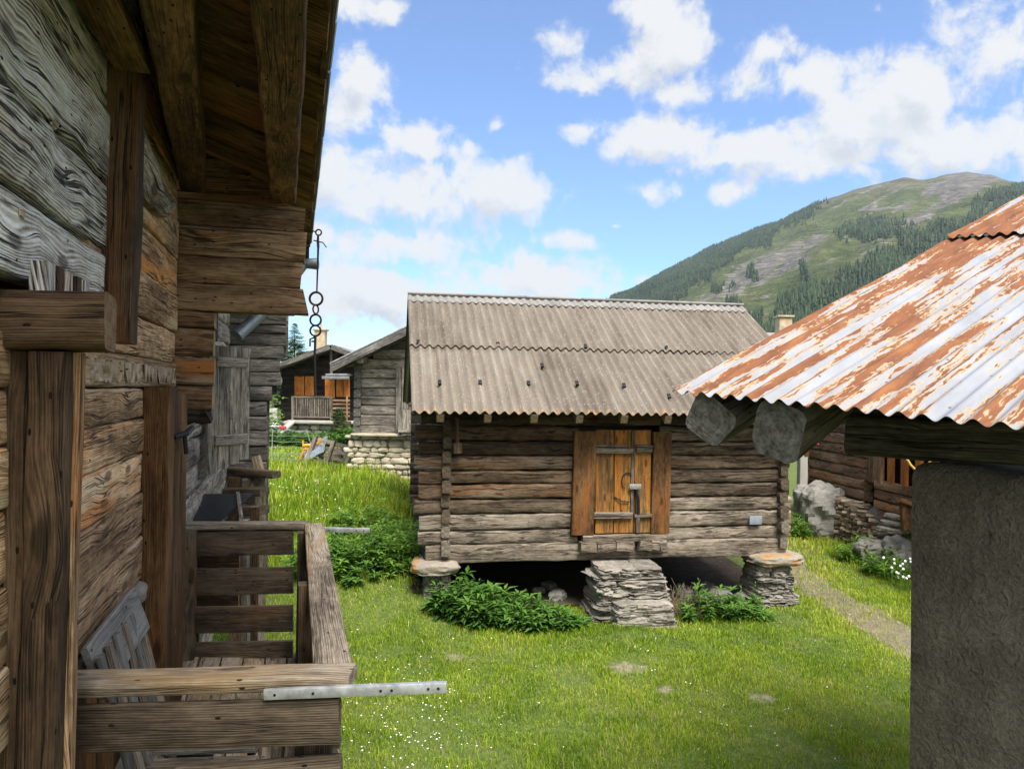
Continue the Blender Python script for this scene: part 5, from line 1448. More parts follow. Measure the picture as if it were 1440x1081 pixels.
def chalet():
    D = 40.0; k = D / F
    gy = g(-10, D)
    base = P(440, 620, D)
    root = thing('chalet', (base.x, base.y, gy), 'dark timber chalet with orange shutters and a balcony in the far left', 'chalet')
    ap = P(468, 488, D); le = P(362, 527, D)
    sl = (ap.z - le.z) / (ap.x - le.x)
    xl = P(388, 560, D).x; xr = ap.x + (ap.x - xl)
    zt0 = P(440, 592, D).z
    mb = MB(); z = zt0
    while z < ap.z - .15:
        h = 0.24; zz = z + h/2
        hw = min(ap.x - xl, (ap.z - .12 - zz) / sl)
        beam(mb, (ap.x - hw, D + 1.2, zz), (ap.x + hw, D + 1.2, zz), 0.2, h + .01, r=.03, jit=.006, seg=12); z += h
    beam(mb, (xl, D + 1.2, (zt0 + le.z) / 2 + .3), (xl, D + 9, (zt0 + le.z) / 2 + .3), .2, le.z - zt0 + .6, r=.02)
    beam(mb, (xr, D + 1.2, (zt0 + le.z) / 2 + .3), (xr, D + 9, (zt0 + le.z) / 2 + .3), .2, le.z - zt0 + .6, r=.02)
    mb.build('log_wall', W_BLACK, root)
    rt = MB(); fs = MB()
    for sg in (1, -1):
        ux = V((sg, 0, sl)).normalized(); nn = V((-sg * sl, 0, 1)).normalized()
        L_ = (ap.x - le.x) / ux.x * sg
        e = V((ap.x - sg * (ap.x - le.x), D - .5, le.z))
        for i in range(16):
            beam(rt, e + V((0, .3 + i * .62, 0)) + nn * (.10 + .015 * (i % 2)), e + V((0, .3 + i * .62, 0)) + nn * (.10 + .015 * (i % 2)) + ux * abs(L_), .63, .05, up=nn, r=.006, jit=.01, seg=8)
        beam(fs, e + V((0, -.03, 0)), e + V((0, -.03, 0)) + ux * (abs(L_) - .05), .10, .26, up=nn, r=.01)
        beam(fs, e + V((0, .4, 0)) - nn * .1, e + V((0, .4, 0)) + ux * (abs(L_) - .05) - nn * .1, .8, .06, up=nn, r=.01)
    rf = rt.build('roof', SLATE, root); fs.build('barge_board', W_GREYD, root)
    gt = MB(); tube(gt, [P(356, 524, D - .3), P(384, 518, D - .3)], .16, 8); gt.build('gutter', TINW, root)
    ch = MB(); c = P(451, 480, D + 4); box(ch, c + V((0, 0, -.1)), .62, .62, 1.5, r=.02, jit=.01); box(ch, c + V((0, 0, .68)), .8, .8, .1, r=.02); tube(ch, [c + V((.0, 0, .7)), c + V((.0, 0, 1.15))], .06, 8); ch.build('chimney', CHIM, rf)
    # ridge strut, loft beams
    for (xa, ya, xb, yb, w_, dd) in ((466, 528, 466, 492, .14, 0), (383, 615, 382, 530, .2, -.2), (371, 600, 371, 535, .12, 0)):
        st = MB(); beam(st, P(xa, ya, D + dd), P(xb, yb, D + dd), w_, w_, up=V((0, 1, 0)), r=.02); st.build('post', W_BATTEN, root)
    # shutters
    for (a, b, y0, y1) in ((414, 428, 529, 556), (429, 442, 529, 556), (457, 471, 528, 560), (473, 482, 531, 558), (483, 492, 531, 558)):
        m_ = MB(); yy = D + 1.0 if a < 450 else D + .3
        p0, p1 = P((a + b) / 2, y1, yy), P((a + b) / 2, y0, yy)
        beam(m_, p0, p1, .06, (b - a) * k, up=V((1, 0, 0)), r=.01)
        so = m_.build('shutter', W_ORANGE, root)
        fr = MB(); beam(fr, p0 + V((-(b - a) * k * .3, -.04, .12)), p0 + V(((b - a) * k * .3, -.04, .12)), .03, .12, r=.01); fr.build('ledge', W_ORANGE, so)
        fr = MB(); beam(fr, p1 + V((-(b - a) * k * .3, -.04, -.12)), p1 + V(((b - a) * k * .3, -.04, -.12)), .03, .12, r=.01); fr.build('ledge', W_ORANGE, so)
    # small porch roof at right
    pr = MB(); a, b = P(462, 527, D - .2), P(492, 527, D - .2); beam(pr, a, b, 1.3, .10, r=.02); beam(pr, a + V((-.2, -.6, -.16)), b + V((.1, -.6, -.16)), .08, .16, r=.02); pr.build('porch_roof', SLATE, root)
    # balcony
    bl = MB(); beam(bl, P(411, 558, D - .5), P(466, 559, D - .5), .10, .10, r=.02); beam(bl, P(411, 586, D - .5), P(466, 587, D - .5), .08, .08, r=.02)
    bo = bl.build('balcony_rail', W_BATTEN, root)
    for i in range(22):
        m_ = MB(); px = 412 + i * 2.55; beam(m_, P(px, 588, D - .5), P(px, 557, D - .5), .045, .055, up=V((1, 0, 0)), r=.006); m_.build('baluster', W_BATTEN, bo)
    for px in (411.5, 466):
        m_ = MB(); beam(m_, P(px, 590, D - .5), P(px, 557, D - .5), .12, .12, up=V((1, 0, 0)), r=.01); m_.build('balcony_post', W_BATTEN, root)
    fl = MB()
    for i in range(5): beam(fl, P(467, 563 + i * 5.5, D - .4), P(492, 563 + i * 5.5, D - .4), .05, .12, r=.01)
    beam(fl, P(488, 592, D - .45), P(488, 557, D - .45), .09, .09, up=V((1, 0, 0)), r=.01); fl.build('board_railing', W_CABIN, root)
    # terrace of rough stone with slab top, steps and cellar door
    tr = MB(); rs = random.Random(8)
    zt = zt0 - .05; zg = g(-10, D) - .6
    px = 384
    x0, x1 = P(384, 600, D).x, P(505, 600, D).x
    beam(tr, V((x0, D + .6, (zt + zg) / 2)), V((x1, D + .6, (zt + zg) / 2)), 1.7, zt - zg - .1, r=.03, rnd=.3)
    z = zg
    while z < zt - .1:
        h = rs.uniform(.16, .3); x = x0
        while x < x1:
            w = rs.uniform(.35, 1.0); rock(tr, (x + w/2, D - .3 + rs.uniform(-.06, .06), z + h/2), w, .5, h * 1.05, rs.uniform(-.1, .1), rs.randint(1, 9999), 4, 3.5, .14); x += w
        z += h
    tr.build('terrace_wall', S_TERR, root)
    sb = MB(); beam(sb, V((P(410, 590, D).x, D - .4, zt + .03)), V((x1, D - .4, zt + .03)), .8, .16, r=.03, jit=.02, seg=12)
    beam(sb, P(412, 592, D - .8), P(388, 612, D - 1.6), .5, .12, r=.03, jit=.02)
    sb.build('terrace_slab', PLASTER_W, root)
    cd = MB(); box(cd, P(481, 612, D - .9), .9, .12, 1.5, r=.02); cd.build('cellar_door', plain('brown_cellar_door', (.035, .018, .012), .7), root)
    wl = MB(); box(wl, P(373, 592, D - .3), 1.3, .3, 1.4, r=.03, jit=.02); wl.build('plaster_plinth', PLASTER_W, root)
    wl = MB(); box(wl, P(353, 590, D + 2), 1.6, .3, 1.1, r=.03); wl.build('plaster_plinth', PLASTER_W, root)
    sd = MB(); box(sd, P(366, 560, D + 1.6), 1.6, .1, 2.2, r=.01); sd.build('side_annex', W_BLACK, root)
chalet()

D = 39.9
m_ = MB(); c = P(391, 535, D + .6)
tube(m_, [c + V((.28 * math.cos(a), -.35, .28 * math.sin(a))) for a in np.linspace(0, 6.283, 24, endpoint=False)], .075, 8, True)
rock(m_, c + V((-.05, -.30, 0)), .22, .12, .3, 0, 5, 4, 2.5)
solo(m_, 'wreath', plain('grey_wicker', (.36, .34, .31), .8, 0, .4, 30, .5), tuple(c), 'round pale wreath hanging on the dark chalet wall', 'wreath')
# white planters and garden table in front of the terrace
for i, (px, py, lab) in enumerate(((368, 607, 'leftmost white planter on the chalet lawn'), (377, 605, 'white planter with a small green plant on the chalet lawn'), (386, 599, 'white planter nearest the garden table'))):
    p = P(px, py, 35); m_ = MB(); z = p.z
    r0 = thing('flower_planter', tuple(p - V((0, 0, .25))), lab, 'planter', 'white planters by the terrace')
    rock(m_, p, .42, .42, .36, 0, 30 + i, 5, 3.0, .1); m_.build('tub', WHITEP, r0)
    l = MB(); rs = random.Random(i)
    for _ in range(26):
        a = rs.uniform(0, 6.28); leaf(l, p + V((.1 * math.cos(a), .1 * math.sin(a), .15)), V((math.cos(a), math.sin(a), rs.uniform(.2, 1.2))), V((0, 0, 1)), .22, .08, rs.random())
    l.build('plant', WHITEF if i == 0 else LEAFB, r0, smooth=0)
p = P(396, 604, 35); r0 = thing('garden_table', (p.x, p.y, g(p.x, p.y)), 'small grey garden table on the chalet lawn', 'table')
m_ = MB(); box(m_, p, .85, .5, .04, r=.01); m_.build('tabletop', plain('grey_table', (.16, .18, .21), .5), r0)
for sx in (-.36, .36):
    for sy in (-.2, .2):
        m_ = MB(); tube(m_, [p + V((sx, sy, -.02)), V((p.x + sx, p.y + sy, g(p.x, p.y)))], .02, 6); m_.build('leg', IRON, r0)
m_ = MB(); q = p + V((.06, 0, .10)); rock(m_, q, .32, .25, .16, 0, 9, 4, 3); solo(m_, 'flower_bowl', REDF, tuple(q), 'red bowl of flowers on the garden table', 'flower bowl')

# conifers and shrubs at the chalet
def conifer(name, x, y, z0, h, r, n, mat, label, cat, seed, group=None):
    root = thing(name, (x, y, z0), label, cat, group)
    t = MB(); tube(t, [V((x, y, z0)), V((x, y, z0 + h * .5)), V((x, y, z0 + h * .98))], [h * .018, h * .012, .01], 8); t.build('trunk', W_POST, root)
    c = MB(); rs = random.Random(seed)
    for k in range(n):
        f = rs.random() ** .8
        zc = z0 + h * (.12 + .86 * f); rr = r * (1 - f) ** .8 * rs.uniform(.6, 1.08) + .05
        a = rs.uniform(0, 6.28); d = V((math.cos(a), math.sin(a), 0))
        L_ = rr; up = V((0, 0, 1))
        tip = V((x, y, zc)) + d * L_ + V((0, 0, -.10 * L_ + .12 * L_))
        st = V((x, y, zc + .02))
        m0 = 5
        for i in range(m0):
            ff = (i + 1) / m0; pp = st.lerp(tip, ff) + V((0, 0, -.18 * L_ * ff * (1 - ff) * 2))
            for s_ in (-1, 1):
                dd = (d + V((-d.y, d.x, 0)) * s_ * rs.uniform(.5, 1.1) + V((0, 0, rs.uniform(-.25, .25))))
                leaf(c, pp, dd, up, max(.12, L_ * .38 * (1.1 - .4 * ff)), max(.05, L_ * .13), min(1, max(0, .35 + .4 * ff + rs.uniform(-.25, .25))))
    c.build('crown', mat, root, smooth=0)
x, y = P(414, 500, 58).x, 58
conifer('spruce_tree', x, y, g(x, y), P(418, 452, 58).z - g(x, y), 2.6, 700, CONIFP, 'pale green larch rising behind the chalet roof', 'tree', 3)
x, y = P(476, 600, 34).x, 34
conifer('dwarf_conifer', x, y, g(x, y) - .1, 1.75, .75, 260, CONIF, 'small cone shaped conifer before the chalet terrace', 'shrub', 4)
for i, (px, d, rx, h, lab) in enumerate(((497, 33, .9, .75, 'low round bush right of the cone shaped conifer'), (440, 33, 1.3, .55, 'low hedge bush left of the cone shaped conifer'), (405, 33.5, 1.2, .5, 'low bush below the garden table'), (352, 30, .9, 2.6, 'tall leafy bush at the left end of the chalet'))):
    x = (px - 720) / F * d; shrub('garden_bush', x, d, rx, rx * .7, h, 130, .2, .1, lab, 'bush', LEAF if i < 3 else LEAFB, 'bushes in the chalet garden', 400 + i)

# wire fence in the meadow
def fence():
    D = 20.0; a = P(330, 655, D); b = P(432, 660, D - .6)
    root = thing('wire_fence', (a.x, a.y, g(a.x, a.y)), 'pale electric fence with several wires across the meadow on the left', 'fence')
    n = 4
    for i, f in enumerate((0.02, .47, .52, .98)):
        p = a.lerp(b, f); z = g(p.x, p.y); m_ = MB(); lean = (.0, -.22, .0, .3)[i]
        tube(m_, [V((p.x + lean, p.y, z)), V((p.x, p.y, z + .92))], 0.010, 6); m_.build('stake', ALU, root)
    for j in range(6):
        m_ = MB(); h = .14 + j * .15
        pts = []
        for i in range(12):
            p = a.lerp(b, i / 11); pts.append(V((p.x, p.y, g(p.x, p.y) + h + .012 * math.sin(i * 1.9 + j))))
        tube(m_, pts, .005, 5); m_.build('wire', ALU, root)
fence()

def pallets():
    D = 18.3; k = D / F
    def pallet(c, rot, tilt, label, w=1.2):
        root = thing('wooden_pallet', tuple(c), label, 'pallet', 'pallets dumped by the stone base')
        ex = V((math.cos(rot), math.sin(rot), math.sin(tilt))).normalized(); ey = V((-math.sin(rot) * .5, math.cos(rot) * .5, .85)).normalized()
        nn = ex.cross(ey).normalized()
        for i in range(5):
            m_ = MB(); q = c + ey * (-.36 + i * .18); beam(m_, q - ex * w/2, q + ex * w/2, .02, .11, up=ey, r=.004); m_.build('board', W_RAIL, root)
        for i in range(3):
            m_ = MB(); q = c + ex * (-w/2 + .06 + i * (w/2 - .06)) + nn * .06; beam(m_, q - ey * .40, q + ey * .40, .09, .09, up=ex, r=.005); m_.build('bearer', W_RAIL, root)
    pallet(P(464, 642, D), -.35, -.20, 'grey wooden pallet leaning against the rubble base of the timber barn')
    pallet(P(452, 649, D + .4), -.2, -.05, 'dark wooden pallet lying under the tarpaulin', 1.1)
    t = MB(); c = P(440, 641, D - .1)
    base = 0; n = 9
    for i in range(n):
        for j in range(n):
            u, w = i / (n - 1) - .5, j / (n - 1) - .5
            t.v.append(c + V((u * .50 + .0, -w * .35 + .25 , .16 + .25 * u - .38 * w * abs(w) * 2 + .06 * noise.noise(V((u * 5, w * 5, 0))))))
    for i in range(n):
        for j in range(n):
            t.v.append(V(t.v[i * n + j]) - V((0, 0, .012)))
    for i in range(n - 1):
        for j in range(n - 1):
            a = i * n + j; t.face((a, a + n, a + n + 1, a + 1), [(0, 0)] * 4); b = a + n * n; t.face((b + 1, b + n + 1, b + n, b), [(0, 0)] * 4)
    solo(t, 'tarpaulin', TARP, tuple(c), 'blue grey tarpaulin draped over the dumped pallets', 'tarpaulin')
    f = MB(); d = D + .3
    tube(f, [P(418, 652, d), P(427, 634, d), P(426, 619, d)], .025, 6); tube(f, [P(426, 627, d), P(433, 626, d), P(447, 627, d), P(451, 618, d)], .05, 6); tube(f, [P(427, 632, d), P(451, 628, d)], .03, 6)
    q = P(430, 655, d); solo(f, 'sawhorse', YELLOW, tuple(q), 'yellow metal trestle leaning beside the dumped pallets', 'trestle')
pallets()

# ------------------------------------------------------------------ log cabin and clutter, right background
def cabin():
    # wall running in depth, facing the path
    def C(y, z, out=0.0):
        return V((7.72 - .07 * y - out, y, HC + z))
    root = thing('log_cabin', tuple(C(14, -2.6)), 'brown log cabin with orange plank balustrade behind the shed', 'cabin')
    zs = [-2.02 + i * .205 for i in range(13)]
    mb = MB(); low = MB()
    for i in range(8):
        zc = zs[i] + .108
        y1 = 16.5; y0 = 13.6
        if i < 2: y0 = 13.95
        beam(mb, C(y0, zc), C(y1 + random.uniform(-.1, .1), zc), .18, .205, jit=.018, r=.05, seg=16, n=3, freq=4)
    # corner heads at the far end
    for i in range(8):
        zc = zs[i] + .20; a = C(16.2, zc); beam(mb, a + V((-.28, 0, 0)), a + V((4.0, .3, 0)), .17, .19, jit=.014, r=.04, seg=6)
    mb.build('log_wall', W_CABIN, root)
    ib = MB(); beam(ib, C(9.3, -1.2, -.35), C(16.4, -1.2, -.35), .1, 1.6, r=.01); beam(ib, C(9.3, -2.05, -1.6), C(16.4, -2.05, -1.6), 3.0, .1, r=.01); ib.build('dark_backing', W_BLACK, root)
    # broad pilaster boards
    pb = MB()
    for i in range(2): beam(pb, C(13.62 - i * .25, -1.60, .12), C(13.62 - i * .25, -.5, .12), .06, .24, up=V((0, 1, 0)), r=.008, jit=.004)
    pb.build('corner_boards', W_CABIN, root)
    # balustrade slats, orange
    bl = MB()
    for zz, h in ((-1.62, .16), (-1.80, .16), (-1.98, .15)): beam(bl, C(9.4, zz, .10), C(13.5, zz, .10), .10, h, jit=.012, r=.02, seg=10)
    bl.build('balcony_beam', W_CABIN, root)
    for i in range(9):
        y = 13.02 - i * .40; m_ = MB(); beam(m_, C(y, -1.56, .12), C(y, -.75, .12), .04, .20, up=V((0, 1, 0)), r=.006); m_.build('balcony_slat', W_ORANGE, root)
    # floor beam below and stilts
    fb = MB(); beam(fb, C(9.6, -2.16, .06), C(13.4, -2.16, .06), .16, .17, jit=.012, r=.02); fb.build('floor_beam', W_CABIN, root)
    for y in (10.2, 13.6, 16.2):
        m_ = MB(); p = C(y, 0, -.1); rock(m_, (p.x, p.y, (g(p.x, p.y) + HC - 2.1) / 2), .5, .5, HC - 2.0 - g(p.x, p.y), .2, 60 + int(y), 5, 4); m_.build('footing_stone', S_GREY, root)
    # roof, over the top
    rf = MB()
    for i in range(10): beam(rf, C(9.0 + i * .82, -.34, .12), C(9.0 + i * .82, -.34, .12) + V((4.2, 0, 1.5)), .84, .06, r=.01, jit=.01)
    rf.build('roof', SLATE, root)
    # warped plank and upright stump-like post
    m_ = MB(); tp = P(1272, 705, 12.2); bt = P(1275, 745, 12.2); beam(m_, bt, tp, .10, .16, up=V((1, 0, 0)), r=.02, jit=.01); beam(m_, P(1262, 702, 12.2), P(1290, 712, 12.2), .2, .07, r=.02, jit=.012, seg=4); m_.build('stile', W_JAMB, root)
cabin()

def rope():
    m_ = MB(); d = 11.6
    tube(m_, [P(px, py, d) for px, py in ((1276, 646), (1280, 653), (1286, 659), (1292, 661), (1299, 659), (1305, 653), (1309, 648), (1313, 640))], .018, 7)
    solo(m_, 'rope', ROPE, tuple(P(1292, 661, d)), 'yellow rope looped over the orange balustrade of the log cabin', 'rope')
rope()

def boulder(px, py, d, sx, sy, sz, seed, lab, mat=S_GREY, pw=3.0, rot=0.2):
    p = P(px, py, d); z = g(p.x, p.y); m_ = MB(); rock(m_, (p.x, p.y, z + sz * .45), sx, sy, sz, rot, seed, 14, pw, .26, 1.9)
    solo(m_, 'boulder', mat, (p.x, p.y, z), lab, 'boulder', 'boulders by the log cabin', smooth=24)
boulder(1150, 745, 14.6, .84, .8, 1.06, 3, 'tall grey boulder right of the granary at the corner of the log cabin', pw=2.9)
boulder(1232, 768, 12.9, .72, .6, .44, 7, 'squat tan boulder in the dry grass below the firewood')
boulder(1262, 762, 12.6, .55, .5, .55, 12, 'grey boulder under the pale slabs next to the shed pillar')
for i, (px, py, w, lab) in enumerate(((1256, 744, .46, 'lowest pale slab stacked by the shed pillar'), (1260, 735, .42, 'middle pale slab stacked by the shed pillar'), (1263, 726, .36, 'topmost pale slab stacked by the shed pillar'))):
    p = P(px, py, 12.9); m_ = MB(); rock(m_, p, w, .40, .11, .25, 90 + i, 6, 4.5, .12); solo(m_, 'stone_slab', S_STACK, tuple(p), lab, 'stone slab', 'pale slabs stacked by the shed pillar')

def post_and_flowers():
    d = 15.0
    p0, p1 = P(1126, 745, d), P(1129, 638, d)
    m_ = MB(); z = g(p0.x, p0.y); beam(m_, (p0.x, p0.y, z - .1), p1, .18, .16, up=V((1, 0, 0)), r=.02, jit=.012, seg=8); solo(m_, 'stone_post', PLASTER_W, (p0.x, p0.y, z), 'pale square post beside the right end of the granary', 'post')
    c = P(1131, 632, d); root = thing('flower_pot', tuple(c + V((0, 0, -.1))), 'pot of red geraniums on the pale post', 'flower pot')
    m_ = MB(); n = 16
    for (r, zz) in ((.09, -.14), (.13, .06), (.12, .06), (.1, .02)):
        for i in range(n): m_.v.append(c + V((r * math.cos(6.2832*i/n), r * math.sin(6.2832*i/n), zz)))
    for kk in range(3):
        for i in range(n): m_.face((kk*n+i, kk*n+(i+1) % n, (kk+1)*n+(i+1) % n, (kk+1)*n+i), [(0, 0)] * 4)
    m_.face(tuple(range(n))[::-1], [(0, 0)] * n); m_.face(tuple(range(3*n, 4*n)), [(0, 0)] * n); m_.build('pot', POTM, root)
    rs = random.Random(2); l = MB(); f = MB()
    for _ in range(70):
        a = rs.uniform(0, 6.28); q = c + V((rs.uniform(-.16, .2), rs.uniform(-.14, .14), rs.uniform(.04, .16))); leaf(l, q, V((math.cos(a), math.sin(a), rs.uniform(0, .8))), V((0, 0, 1)), .07, .06, rs.random())
    for _ in range(34):
        q = c + V((rs.uniform(-.12, .24), rs.uniform(-.16, .08), rs.uniform(.12, .22))); rock(f, q, .05, .05, .035, 0, rs.randint(1, 999), 2, 2.2)
    l.build('foliage', LEAFB, root, smooth=0); f.build('blossoms', REDF, root)
post_and_flowers()

def firewood():
    rs = random.Random(21)
    protos = []
    for i in range(6):
        m_ = MB(); r = rs.uniform(.05, .075)
        # split log: irregular section
        n = rs.choice((5, 6, 8)); L_ = .34
        for sy in (-L_/2, 0, L_/2):
            for kx in range(n):
                a = 6.2832 * kx / n; rr = r * rs.uniform(.75, 1.15); m_.v.append(V((rr * math.cos(a), sy, rr * math.sin(a))))
        for s_ in range(2):
            for kx in range(n):
                a, b = s_*n + kx, s_*n + (kx+1) % n; m_.face((a, a + n, b + n, b), [(0, kx*.05), (.2, kx*.05), (.2, kx*.05+.05), (0, kx*.05+.05)], rs.random())
        m_.face(tuple(range(n)), [(v.x, v.z) for v in m_.v[:n]], rs.random(), 1.0); m_.face(tuple(range(2*n, 3*n))[::-1], [(v.x, v.z) for v in m_.v[2*n:]][::-1], rs.random(), 1.0)
        protos.append(m_)
    first = []
    a, b = P(1172, 748, 14.4), P(1250, 752, 13.3)
    cnt = 0
    for row in range(8):
        nn = 13 - (row > 4) * 2 - (row > 6) * 3
        for i in range(nn):
            f = (i + (row % 2) * .5 + rs.uniform(-.15, .15)) / 13
            p = a.lerp(b, f); z = g(p.x, p.y) + .06 + row * .098 + rs.uniform(-.015, .015)
            k = rs.randrange(6)
            if len(first) <= k or first[k] is None:
                while len(first) <= k: first.append(None)
                o = protos[k].build('firewood_log', W_FIRE); first[k] = o
            else:
                o = first[k].copy(); col.objects.link(o)
            o.location = (p.x + rs.uniform(-.02, .02), p.y + rs.uniform(-.05, .05), z); o.rotation_euler = (rs.uniform(-.1, .1), rs.uniform(0, 6.28), R(55) + rs.uniform(-.15, .15))
            tag(o, 'split firewood log in the grey stack under the log cabin', 'firewood', 'firewood stacked under the log cabin')
firewood()

def daisies():
    p = P(1278, 768, 11.6); z = g(p.x, p.y); rs = random.Random(4)
    root = thing('daisy_clump', (p.x, p.y, z), 'clump of tall white daisies beside the shed pillar', 'flowers')
    l, f = MB(), MB()
    for _ in range(38):
        q = V((p.x + rs.uniform(-.25, .35), p.y + rs.uniform(-.3, .3), z)); h = rs.uniform(.15, .45); tip = q + V((rs.uniform(-.06, .06), rs.uniform(-.05, .05), h))
        tube(l, [q, tip], .004, 4, rnd=.6)
        for _k in range(3): a = rs.uniform(0, 6.28); leaf(l, q.lerp(tip, rs.uniform(.1, .7)), V((math.cos(a), math.sin(a), .8)), V((0, 0, 1)), .12, .02, rs.random())
        b = len(f.v); r = .021
        for k in range(8): a = k * math.pi / 4; f.v.append(tip + V((r * math.cos(a), -.01 + .4 * r * math.sin(a), r * math.sin(a) * .9)))
        f.v.append(tip + V((0, -.018, .0)))
        for k in range(8): f.face((b + k, b + (k + 1) % 8, b + 8), [(0, 0)] * 3)
    l.build('stems', LEAFB, root, smooth=0); f.build('blossoms', WHITEF, root, smooth=0)
daisies()
for i, (px, py, d, lab) in enumerate(((1205, 772, 13.0, 'green tuft in front of the squat tan boulder'), (1248, 785, 12.2, 'green tuft between boulder and daisies'), (1118, 700, 14.4, 'weed sprouting at the foot of the pale post'))):
    p = P(px, py, d); shrub('weed_tuft', p.x, p.y, .26, .2, .4, 34, .16, .025, lab, 'weeds', LEAFB, 'weeds by the log cabin', 600 + i)

def far_house():
    d = 30.0
    p = P(1080, 470, d); k = d / F
    zr = P(1085, 461, d).z
    root = thing('far_house', (p.x, p.y, g(p.x, p.y)), 'pale roofed house whose chimney shows between the granary and the rusty roof', 'house')
    x0, x1 = P(1000, 470, d).x, P(1170, 470, d).x; xm = (x0 + x1) / 2
    w = MB(); beam(w, (x0, d + 3, zr / 2 - 1), (x1, d + 3, zr / 2 - 1), 5.0, zr - .6, r=.02); w.build('wall', PLASTER_W, root)
    r_ = MB()
    for s_ in (-1, 1):
        up = V((0, s_ * -.5, 1)).normalized()
        for i in range(8):
            xx = x0 + (x1 - x0) * (i + .5) / 8
            beam(r_, V((xx, d + 3, zr + .02)), V((xx, d + 3 + s_ * 3.2, zr - 1.4)), (x1 - x0) / 8 * 1.02, .07, up=up, r=.01)
    ro = r_.build('roof', CAPM, root)
    c = MB(); q = P(1102, 462, d + 1.5); box(c, q + V((0, 0, -.1)), 22 * k * .85, .5, 1.05, r=.02, jit=.01); box(c, P(1102, 445.5, d + 1.5), 24 * k, .66, .08, r=.02); c.build('chimney', CHIM, ro)
far_house()

# ------------------------------------------------------------------ mountain
def sky_el(az):
    pts = [(-60, 0.02), (0, 0.02)]
    tab = [(560, 470), (640, 540), (760, 480), (860, 423), (930, 386), (1000, 348), (1050, 329), (1100, 311), (1150, 286), (1200, 266), (1240, 256), (1270, 251), (1300, 252), (1330, 245), (1360, 240), (1400, 247), (1440, 259), (1520, 285), (1620, 330), (1800, 420)]
    A, E = [], []
    for px, py in tab[1:]:
        v = P(px, py, 1.0) - CAM; A.append(math.atan2(v.x, v.y)); E.append(v.z / math.hypot(v.x, v.y))
    A = [R(-80), R(-12)] + A + [R(75)]; E = [0.012, 0.010] + E + [0.02]
    return np.interp(az, A, E)

